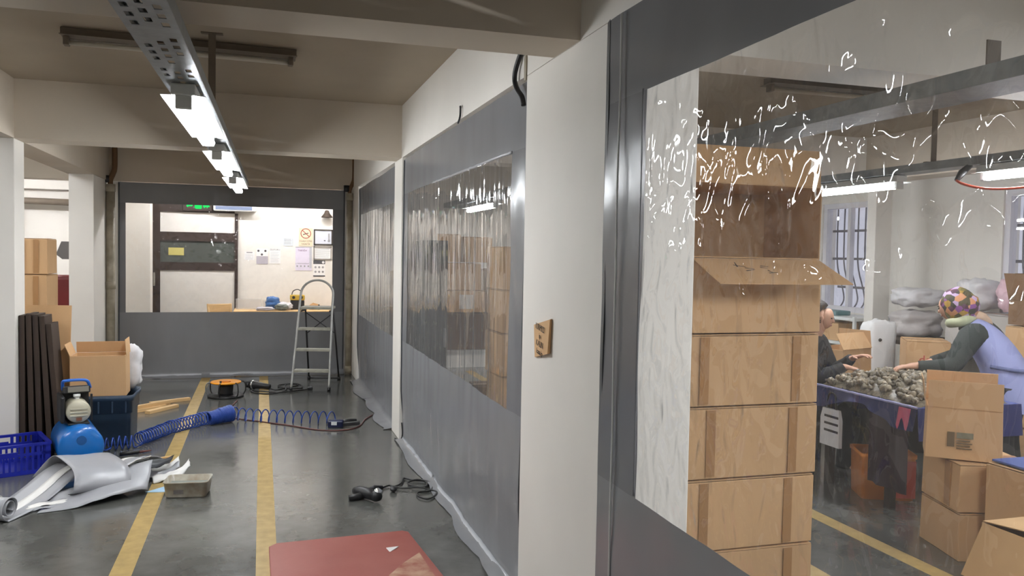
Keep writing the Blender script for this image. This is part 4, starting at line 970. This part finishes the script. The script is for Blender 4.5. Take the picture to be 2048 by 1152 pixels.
for r_ in range(2):
    for k in range(3): MB().cyl((-.055 + .055 * k, -.0055, .02 - .07 * r_), (-.055 + .055 * k, -.004, .02 - .07 * r_), .017, n=10).build('pictogram', M_greyink, t)
t, w_, h_ = sheet('small pale sheet with grey heading nearest the brown door', -.247, -.104, 1.446, 1.570); MB().box(-w_ * .6, w_ * .6, -.0052, -.004, h_ - .02, h_ - .005).build('heading', M_greyink, t); lines(t, w_, -.05, .02, 5, mat('faint_print', S(200, 200, 202), .7))
t, w_, h_ = sheet('white sheet with grey lower half and dark dots on the lobby wall', -.076, .091, 1.388, 1.622)
MB().box(-w_, w_, -.0052, -.004, -h_, .0).build('grey_field', mat('mauve_grey_print', S(176, 170, 178), .7), t)
for x, z in ((-.055, .08), (.045, .08), (-.005, .025)): MB().cyl((x, -.0056, z), (x, -.004, z), .017, n=10).build('dot', M_darkink, t)
t, w_, h_ = sheet('white sheet with a dark headline beside the grey-dotted one', .112, .273, 1.395, 1.625); text('headline', 'DUYURU', .036, M_darkink, t, (0, -.0055, .095), (PI / 2, 0, 0)); lines(t, w_, -.09, .06, 9, mat('pale_grey_print', S(196, 198, 202), .7))
t, w_, h_ = sheet('faint pale blue sheet higher up beside the no smoking notice', .31, .455, 1.667, 1.793, mt=mat('pale_bluish_paper', S(208, 214, 218), .7)); lines(t, w_, -.03, .04, 4, M_greyink)
# lobby table and what lies on it
t = thing('lobby_table', 'wooden table against the lobby wall cluttered with things', 'table', (.42, 12.62, 0))
MB().box(-.80, .80, -.33, .33, .69, .725).build('table_top', M_wood, t, bevel=.004)
for x in (-.74, .74):
    for y in (-.27, .27): MB().box(x - .025, x + .025, y - .025, y + .025, 0, .69).build('leg', M_wood, t)
M_clear = film('clear_box_plastic', 5, (1, 1, 1), .05, .08, .22)
for lab, x, sx, h in (('wide clear plastic box on the lobby table', -.12, .18, .15), ('small clear plastic box on the lobby table', .125, .05, .13)):
    o = MB().box(-sx, sx, -.1, .1, 0, h).build('clear_box', M_clear, None, loc=(x - .06, 12.78, .7255)); tag(o, lab, 'box')
heap_cloth('blue_bag', 'crumpled blue plastic bag on the lobby table', 'bag', (.16, 12.52, .7255), (.11, .08, .10), mat('blue_bag', S(70, 116, 176), .45, vary=.4, scale=7, bump=.5, bscale=14), 12.7, .35)
heap_cloth('white_rag', 'white rag on the lobby table beside the blue bag', 'rag', (.30, 12.52, .7255), (.14, .09, .055), M_sack, 4.4, .5)
heap_cloth('grey_rag', 'greyish cloth in front of the blue bag on the lobby table', 'rag', (.28, 12.38, .7255), (.10, .06, .045), mat('grey_green_cloth', S(120, 124, 116), .8), 7.4, .4)
heap_cloth('pale_rag', 'pale folded rag at the front of the lobby table', 'rag', (.05, 12.36, .7255), (.14, .05, .03), mat('lavender_cloth', S(206, 200, 206), .8), 9.4, .4)
t = thing('jobsite_charger', 'black and yellow box machine with carry handle on the lobby table', 'machine', (.51, 12.66, .7255))
MB().box(-.10, .10, -.08, .08, 0, .14).build('case', M_black, t, bevel=.012)
yc = MB().box(-.105, .105, -.085, .085, .14, .215).build('yellow_top', mat('yellow_case', S(198, 164, 58), .5), t, bevel=.01)
for x in (-.055, .055): MB().cyl((x, -.087, .18), (x, -.080, .18), .022, n=14).build('knob', M_black, yc)
MB().tube(smooth_path([(-.08, 0, .21), (-.06, 0, .27), (0, 0, .295), (.05, 0, .27), (.06, 0, .21)], 4), .008, 6).build('handle', M_black, t, True)
o = MB().prism([(-.07, 0), (-.06, .07), (-.01, .10), (.06, .08), (.065, 0)], -.04, .04, Matrix.Rotation(PI / 2, 4, 'X')).build('brown_box', M_card, None, loc=(.75, 12.6, .7255)); tag(o, 'small brown cardboard piece on the lobby table behind the ladder', 'box')
MB().box(.055, .08, -.045, .045, 0, .075).build('dark_end', M_darkwood, o)
t = thing('wooden_chair', 'wooden chair back at the end of the lobby table', 'chair', (-.52, 12.55, 0), .3)
for x in (-.02, .02): MB().tube(smooth_path([(x * 8, .18, .42), (x * 8, .20, .65), (x * 8, .24, .80)], 3), .018, 8).build('back_post', M_wood, t, True)
MB().box(-.17, .17, .21, .235, .68, .80).build('back_rail', M_wood, t, bevel=.008)
MB().box(-.2, .2, -.2, .2, .42, .45).build('seat', M_wood, t, bevel=.008)
for x in (-.17, .17):
    for y in (-.17, .17): MB().cyl((x, y, 0), (x, y, .42), .016, n=8).build('leg', M_wood, t)

t = thing('carrier_bag', 'white bag with black stripes hanging at the side of the blue table', 'bag', (3.83, 4.84, .30))
MB().ring([[(.0 - .016, -.10, z), (.012, -.10, z), (.012, .10, z), (-.016, .10, z)] if z < .2 else [(-.01, -.085, z), (.008, -.085, z), (.008, .085, z), (-.01, .085, z)] for z in (0, .05, .12, .19, .26)]).build('bag_body', M_sack, t)
for z in (.10, .15, .20): MB().box(-.0185, -.0165, -.09, .055, z, z + .016).build('black_stripe', M_ink, t)
MB().tube(smooth_path([(-.004, -.05, .25), (-.004, -.035, .36), (-.004, .03, .36), (-.004, .05, .25)], 4), .006, 6).build('bag_handle', M_black, t, True)
# ================================================================ PEOPLE
M_skin = mat('skin', S(214, 166, 140), .55, vary=.08, scale=12)
M_sweater = mat('dark_green_knit', S(44, 50, 48), .85, bump=.2, bscale=120)
M_vest = mat('lavender_vest', S(160, 166, 214), .75, vary=.12, scale=5, stretch=(1, 1, .5), bump=.25, bscale=10)
M_trou = mat('black_trousers', S(30, 30, 34), .8)
M_shoe = mat('worn_dark_shoe', S(52, 46, 44), .6)

def skin_mesh(name, joints, bones, mt, parent, sub=2):
    """joints: {key: (x, y, z, r)}; grown as one continuous skin from the first joint"""
    keys = list(joints); idx = {k: i for i, k in enumerate(keys)}
    me = bpy.data.meshes.new(name); me.from_pydata([joints[k][:3] for k in keys], [(idx[a], idx[b]) for a, b in bones], [])
    o = bpy.data.objects.new(name + '_rig', me); COL.objects.link(o)
    md = o.modifiers.new('s', 'SKIN'); md.use_smooth_shade = True
    for k in keys:
        sv = me.skin_vertices[0].data[idx[k]]; r = joints[k][3]
        sv.radius = r if isinstance(r, tuple) else (r, r); sv.use_root = (k == keys[0])
    sd = o.modifiers.new('d', 'SUBSURF'); sd.levels = sub; sd.render_levels = sub
    bpy.context.view_layer.update()
    m2 = bpy.data.meshes.new_from_object(o.evaluated_get(bpy.context.evaluated_depsgraph_get()))
    COL.objects.unlink(o); bpy.data.objects.remove(o)
    m2.name = name; m2.materials.clear(); m2.materials.append(mt)
    m2.polygons.foreach_set('use_smooth', [True] * len(m2.polygons))
    b = bpy.data.objects.new(name, m2); COL.objects.link(b); b.parent = parent
    return b

def hand_chain(J, B, wrist, k, fwd, side, up, curl=.5):
    """palm and five unequal fingers grown from joint WRIST; fwd/side/up are unit vectors"""
    W = Vector(J[wrist][:3]); f, s, u = Vector(fwd).normalized(), Vector(side).normalized(), Vector(up).normalized()
    J[k + 'palm'] = tuple(W + f * .045) + ((.030, .016),); B.append((wrist, k + 'palm'))
    J[k + 'kn'] = tuple(W + f * .080) + ((.034, .014),); B.append((k + 'palm', k + 'kn'))
    for i, (off, L_) in enumerate(((-.030, .062), (-.010, .074), (.010, .069), (.029, .054))):
        prev = k + 'kn'; p = W + f * .088 + s * off; d = f.copy()
        for q in range(3):
            n = '%sf%d%d' % (k, i, q); J[n] = tuple(p) + (.0092 - .0008 * q,); B.append((prev, n)); prev = n
            d = (d - u * curl * (.35 + .25 * q)).normalized(); p = p + d * L_ * (.42 if q == 0 else .34)
        J['%se%d' % (k, i)] = tuple(p) + (.0066,); B.append((prev, '%se%d' % (k, i)))
    p = W + f * .030 - s * .034; prev = k + 'palm'
    for q in range(3):
        n = '%st%d' % (k, q); J[n] = tuple(p) + (.0108 - .001 * q,); B.append((prev, n)); prev = n
        p = p + (f * .8 - s * .45 - u * .35).normalized() * .027

def loft(name, mt, parent, rings, n=22, wob=0., seed=0., close=True, open_ends=False):
    """rings: (centre, half-width vector, half-depth vector)"""
    rows = []
    for i, (c, a, b) in enumerate(rings):
        c, a, b = Vector(c), Vector(a), Vector(b); row = []
        for k in range(n):
            th = 2 * PI * k / n; w_ = 1 + wob * noise.noise(Vector((math.cos(th) * 2 + seed, math.sin(th) * 2, i * .6)))
            row.append(tuple(c + a * math.cos(th) * w_ + b * math.sin(th) * w_))
        rows.append(row)
    o = MB().ring(rows, True, not open_ends).build(name, mt, parent, True)
    md = o.modifiers.new('d', 'SUBSURF'); md.levels = 1; md.render_levels = 1
    return o

def sleeve(name, mt, parent, pts, rs):
    P = smooth_path(pts, 6); m_ = len(P) - 1
    R = [rs[0] + 0] * (m_ + 1)
    for i in range(m_ + 1):
        k = i / m_ * (len(rs) - 1); q = min(int(k), len(rs) - 2); R[i] = (rs[q] * (1 - (k - q)) + rs[q + 1] * (k - q)) * (1 + .05 * noise.noise(Vector((i * .6, rs[0] * 50, 0))))
    return MB().tube(P, R, 14).build(name, mt, parent, True)

# ---- stooping woman in headscarf and lavender vest
f_ = Vector((-.55, .83, 0)); rzw = math.atan2(f_.y, f_.x)
t = thing('person', 'stooping woman in floral headscarf and lavender vest sorting shells at the blue table', 'person', (4.93, 4.42, 0), rzw)
J = {'hip': (0, 0, .80, (.125, .105)), 'waist': (.05, 0, .92, (.11, .09)), 'chest': (.15, 0, 1.05, (.115, .09)), 'neck0': (.24, 0, 1.135, (.055, .055)), 'neck': (.285, 0, 1.17, (.048, .048)),
     'head0': (.325, 0, 1.22, (.07, .062)), 'head1': (.345, 0, 1.29, (.082, .075)), 'head2': (.335, 0, 1.355, (.05, .045))}
B = [('hip', 'waist'), ('waist', 'chest'), ('chest', 'neck0'), ('neck0', 'neck'), ('neck', 'head0'), ('head0', 'head1'), ('head1', 'head2')]
for s, k in ((1, 'l'), (-1, 'r')):
    J[k + 'th'] = (0, s * .095, .72, (.085, .085)); J[k + 'kn'] = (.015, s * .10, .42, .055); J[k + 'an'] = (-.03, s * .10, .08, .036); J[k + 'to'] = (.10, s * .115, .035, .03)
    B += [('hip', k + 'th'), (k + 'th', k + 'kn'), (k + 'kn', k + 'an'), (k + 'an', k + 'to')]
J['lsh'] = (.205, .165, 1.09, .055); J['lel'] = (.285, .33, .905, .040); J['lwr'] = (.49, .425, .885, .026)
J['rsh'] = (.205, -.165, 1.09, .055); J['rel'] = (.33, -.24, .93, .040); J['rwr'] = (.52, -.12, .86, .026)
B += [('chest', 'lsh'), ('lsh', 'lel'), ('lel', 'lwr'), ('chest', 'rsh'), ('rsh', 'rel'), ('rel', 'rwr')]
hand_chain(J, B, 'lwr', 'lh', (.85, .45, -.12), (-.45, .85, 0), (.1, .05, 1), .55)
hand_chain(J, B, 'rwr', 'rh', (.9, .25, -.25), (.25, -.9, 0), (.2, .1, 1), .55)
skin_mesh('body', J, B, M_skin, t)
spine = [((-.05, 0, .60), .215, .175, 0), ((-.03, 0, .70), .205, .165, .05), ((0, 0, .81), .195, .155, .2), ((.05, 0, .92), .175, .135, .4), ((.12, 0, 1.02), .185, .13, .6), ((.185, 0, 1.10), .185, .105, .75), ((.225, 0, 1.14), .13, .085, .8), ((.25, 0, 1.155), .085, .075, .8)]
def rings(g=0., seq=spine): return [(c, (0, w_ + g, 0), (math.cos(tl) * (d_ + g), 0, -math.sin(tl) * (d_ + g))) for c, w_, d_, tl in seq]
loft('vest', M_vest, t, rings(.0), 28, .06, 3., open_ends=True)
loft('sweater', M_sweater, t, rings(-.012, spine[3:]), 22, .03, 1.)
loft('sweater_collar', M_sweater, t, [((.245, 0, 1.15), (0, .08, 0), (.06, 0, -.055)), ((.285, 0, 1.185), (0, .066, 0), (.05, 0, -.045))], 18)
sleeve('sleeve', M_sweater, t, [(.175, .12, 1.10), (.205, .18, 1.085), (.255, .28, .965), (.29, .335, .90), (.38, .385, .885), (.475, .42, .883)], (.085, .085, .068, .062, .05, .038))
sleeve('sleeve', M_sweater, t, [(.175, -.12, 1.10), (.205, -.18, 1.085), (.28, -.23, .98), (.33, -.245, .925), (.43, -.18, .89), (.51, -.125, .865)], (.085, .085, .068, .062, .05, .038))
# tail of the dark scarf lying on the back, apron tie
MB().grid(8, 12, lambda u, v: (.20 - .20 * v - .055 * math.sin(PI * min(1, v + .25)) - .035, -.05 + .15 * (u - .5) * (1 - .55 * v) - .03 * v, 1.175 - .26 * v)).build('back_scarf', M_sweater, t, True, solid=.006)
MB().tube(smooth_path([(-.135, -.05, .85), (-.13, .08, .875), (-.06, .175, .885), (.08, .19, .90)], 5), .012, 8).build('apron_tie', mat('blue_grey_tie', S(110, 118, 160), .8), t, True)
MB().tube(smooth_path([(-.15, .0, .845), (-.185, .03, .78), (-.20, .015, .70)], 4), .012, 6).build('apron_tie', bpy.data.materials['blue_grey_tie'], t, True)
for s in (1, -1):
    sleeve('trouser_leg', M_trou, t, [(0, s * .09, .76), (.01, s * .10, .58), (.018, s * .105, .42), (-.01, s * .105, .22), (-.03, s * .105, .07)], (.115, .105, .085, .075, .068))
    MB().ring([[(-.10 + x, s * .115 + y * wd, z) for (y, z) in ((-1, .0), (-1, hh * .6), (-.6, hh), (.6, hh), (1, hh * .6), (1, .0))] for x, wd, hh in ((.0, .028, .07), (.04, .04, .09), (.10, .042, .085), (.17, .046, .06), (.22, .036, .04), (.235, .02, .025))]).build('shoe', M_shoe, t, True)
# headscarf: dome round the skull, gathered at the nape, ends on the neck
M_sc = bpy.data.materials.new('floral_scarf'); M_sc.use_nodes = True
nt = M_sc.node_tree; N = nt.nodes; L = nt.links; p = N['Principled BSDF']; p.inputs['Roughness'].default_value = .7
tc = N.new('ShaderNodeTexCoord'); vo = N.new('ShaderNodeTexVoronoi'); vo.inputs['Scale'].default_value = 26; L.new(tc.outputs['Object'], vo.inputs['Vector'])
cr = N.new('ShaderNodeValToRGB'); cr.color_ramp.interpolation = 'CONSTANT'
sep = N.new('ShaderNodeSeparateColor'); L.new(vo.outputs['Color'], sep.inputs[0]); L.new(sep.outputs[0], cr.inputs[0])
cols = [S(74, 66, 40), S(176, 140, 62), S(58, 56, 44), S(206, 146, 106), S(132, 76, 140), S(120, 110, 62), S(196, 170, 206), S(84, 48, 70)]
e = cr.color_ramp.elements; e[0].color = cols[0]; e[1].position = .13; e[1].color = cols[1]
for i in range(2, 8): q = e.new(.13 * i); q.color = cols[i]
L.new(cr.outputs[0], p.inputs['Base Color'])
def sf(d): return 1 + .07 * noise.noise(d * 2.2) + (.12 * max(0, -d.x) if d.z < .2 else 0)
hs = MB().ball((0, 0, 0), (.118, .104, .128), 24, 16, sf).build('headscarf', M_sc, t, True, loc=(.322, 0, 1.298), rot=(0, .25, 0))
sleeve('scarf_wrap', mat('pale_green_scarf', S(188, 192, 158), .75, vary=.2, scale=20), t, [(.255, -.05, 1.20), (.31, -.085, 1.175), (.365, -.03, 1.165), (.36, .05, 1.17), (.30, .09, 1.18), (.25, .05, 1.20), (.235, -.02, 1.205)], (.032, .034, .034, .034, .034, .034, .03))
sleeve('scarf_tail', mat('pale_scarf_end', S(206, 176, 150), .75, vary=.3, scale=20), t, [(.24, -.03, 1.22), (.19, -.05, 1.215), (.15, -.06, 1.18), (.125, -.06, 1.13)], (.045, .04, .032, .018))
# face, looking down at the shells
fc = MB().ball((0, 0, 0), (.05, .062, .082), 18, 12).build('face', M_skin, t, True, loc=(.398, 0, 1.268), rot=(0, .30, 0))
MB().ring([[(.040 + .0 * y, y, z) for y, z in ((-.006, .012), (.006, .012), (.011, -.016), (-.011, -.016))], [(.062, y, z) for y, z in ((-.003, .0), (.003, .0), (.007, -.018), (-.007, -.018))]]).build('nose', M_skin, fc, True)
for s in (1, -1):
    MB().ball((.040, s * .026, .014), (.009, .013, .006), 10, 6).build('eye', M_ink, fc, True)
    MB().box(.036, .047, s * .026 - .015, s * .026 + .015, .026, .031).build('eyebrow', M_darkwood, fc)
MB().ball((.042, 0, -.042), (.008, .022, .006), 12, 6).build('mouth', mat('lips', S(176, 104, 96), .5), fc, True)

# ---- seated figure in dark clothes at the end of the table, half hidden by the tall stack
f2 = Vector((.62, -.78, 0)); rz2 = math.atan2(f2.y, f2.x)
t = thing('person', 'seated person in dark clothes at the table end, half hidden by the tall carton stack', 'person', (4.02, 5.42, 0), rz2)
J = {'hip': (0, 0, .50, (.12, .11)), 'waist': (.02, 0, .66, (.11, .09)), 'chest': (.05, 0, .86, (.125, .095)), 'neck0': (.07, 0, 1.0, (.06, .055)), 'neck': (.085, 0, 1.05, (.047, .047)),
     'head0': (.105, 0, 1.10, (.07, .064)), 'head1': (.115, 0, 1.17, (.08, .075)), 'head2': (.105, 0, 1.235, (.05, .045))}
B = [('hip', 'waist'), ('waist', 'chest'), ('chest', 'neck0'), ('neck0', 'neck'), ('neck', 'head0'), ('head0', 'head1'), ('head1', 'head2')]
for s, k in ((1, 'l'), (-1, 'r')):
    J[k + 'th'] = (.06, s * .09, .49, .08); J[k + 'kn'] = (.36, s * .11, .47, .055); J[k + 'an'] = (.34, s * .11, .09, .036); J[k + 'to'] = (.47, s * .12, .035, .03)
    B += [('hip', k + 'th'), (k + 'th', k + 'kn'), (k + 'kn', k + 'an'), (k + 'an', k + 'to')]
J['lsh'] = (.05, .165, .95, .055); J['lel'] = (.16, .21, .74, .04); J['lwr'] = (.33, .10, .86, .026)
J['rsh'] = (.05, -.165, .95, .055); J['rel'] = (.15, -.22, .75, .04); J['rwr'] = (.33, -.14, .82, .026)
B += [('chest', 'lsh'), ('lsh', 'lel'), ('lel', 'lwr'), ('chest', 'rsh'), ('rsh', 'rel'), ('rel', 'rwr')]
hand_chain(J, B, 'lwr', 'lh', (.8, -.3, .3), (.3, .9, 0), (-.2, 0, 1), .6)
hand_chain(J, B, 'rwr', 'rh', (.9, .2, -.2), (.2, -.9, 0), (.1, 0, 1), .6)
skin_mesh('body', J, B, M_skin, t)
M_jk = mat('black_jacket', S(34, 33, 36), .8, vary=.2, scale=8, bump=.2, bscale=20)
seq = [((-.01, 0, .44), .19, .17, 0), ((0, 0, .56), .185, .155, 0), ((.02, 0, .70), .175, .135, .1), ((.045, 0, .86), .19, .135, .15), ((.055, 0, .96), .185, .115, .2), ((.065, 0, 1.005), .12, .09, .2), ((.075, 0, 1.035), .075, .07, .2)]
loft('jacket', M_jk, t, rings(0., seq), 24, .05, 5.)
for s in (1, -1):
    e_ = (.16, s * .215, .745); wr = (.32, .10 if s > 0 else -.14, .855 if s > 0 else .818)
    sleeve('sleeve', M_jk, t, [(.04, s * .11, .97), (.055, s * .18, .94), (.11, s * .21, .83), e_, tuple((Vector(e_) + Vector(wr)) / 2 + Vector((.01, 0, -.01))), wr], (.08, .082, .068, .062, .05, .038))
    sleeve('trouser_leg', M_trou, t, [(.02, s * .09, .50), (.18, s * .10, .49), (.34, s * .11, .475), (.37, s * .11, .40), (.355, s * .11, .22), (.34, s * .11, .07)], (.11, .10, .08, .075, .066, .058))
    MB().ring([[(.27 + x, s * .115 + y * wd, z) for (y, z) in ((-1, .0), (-1, hh * .6), (-.6, hh), (.6, hh), (1, hh * .6), (1, .0))] for x, wd, hh in ((.0, .028, .07), (.04, .04, .09), (.10, .042, .085), (.17, .046, .06), (.22, .036, .04), (.235, .02, .025))]).build('shoe', M_shoe, t, True)
M_hair = mat('dark_hair', S(46, 36, 32), .7, bump=.4, bscale=60)
MB().ball((0, 0, 0), (.098, .098, .108), 20, 14, lambda d: (1 + .06 * noise.noise(d * 4)) * (.55 if (d.x > .55 and d.z < .45) else 1)).build('hair', M_hair, t, True, loc=(.085, 0, 1.19))
MB().ball((-.02, 0, 1.10), (.05, .06, .06), 12, 8).build('hair_bun', M_hair, t, True)
fc = MB().ball((0, 0, 0), (.05, .062, .08), 18, 12).build('face', M_skin, t, True, loc=(.155, 0, 1.155), rot=(0, .2, 0))
MB().ring([[(.040, y, z) for y, z in ((-.006, .012), (.006, .012), (.011, -.016), (-.011, -.016))], [(.062, y, z) for y, z in ((-.003, .0), (.003, .0), (.007, -.018), (-.007, -.018))]]).build('nose', M_skin, fc, True)
for s in (1, -1):
    MB().ball((.040, s * .026, .014), (.009, .013, .006), 10, 6).build('eye', M_ink, fc, True)
    MB().ball((-.02, s * .066, -.005), (.016, .008, .026), 10, 6).build('ear', M_skin, fc, True)
MB().ball((.042, 0, -.042), (.008, .022, .006), 12, 6).build('mouth', bpy.data.materials['lips'], fc, True)
t = thing('stool', 'low dark stool under the seated person at the table end', 'stool', (4.0, 5.44, 0))
MB().lathe([(.02, .34), (.16, .342), (.165, .36), (.16, .38), (.02, .382)], 22).build('seat', M_darkwood, t, True)
for k in range(4):
    a = PI / 4 + PI / 2 * k; MB().cyl((.10 * math.cos(a), .10 * math.sin(a), .342), (.15 * math.cos(a), .15 * math.sin(a), 0), .014, n=8).build('leg', M_darkwood, t, True)
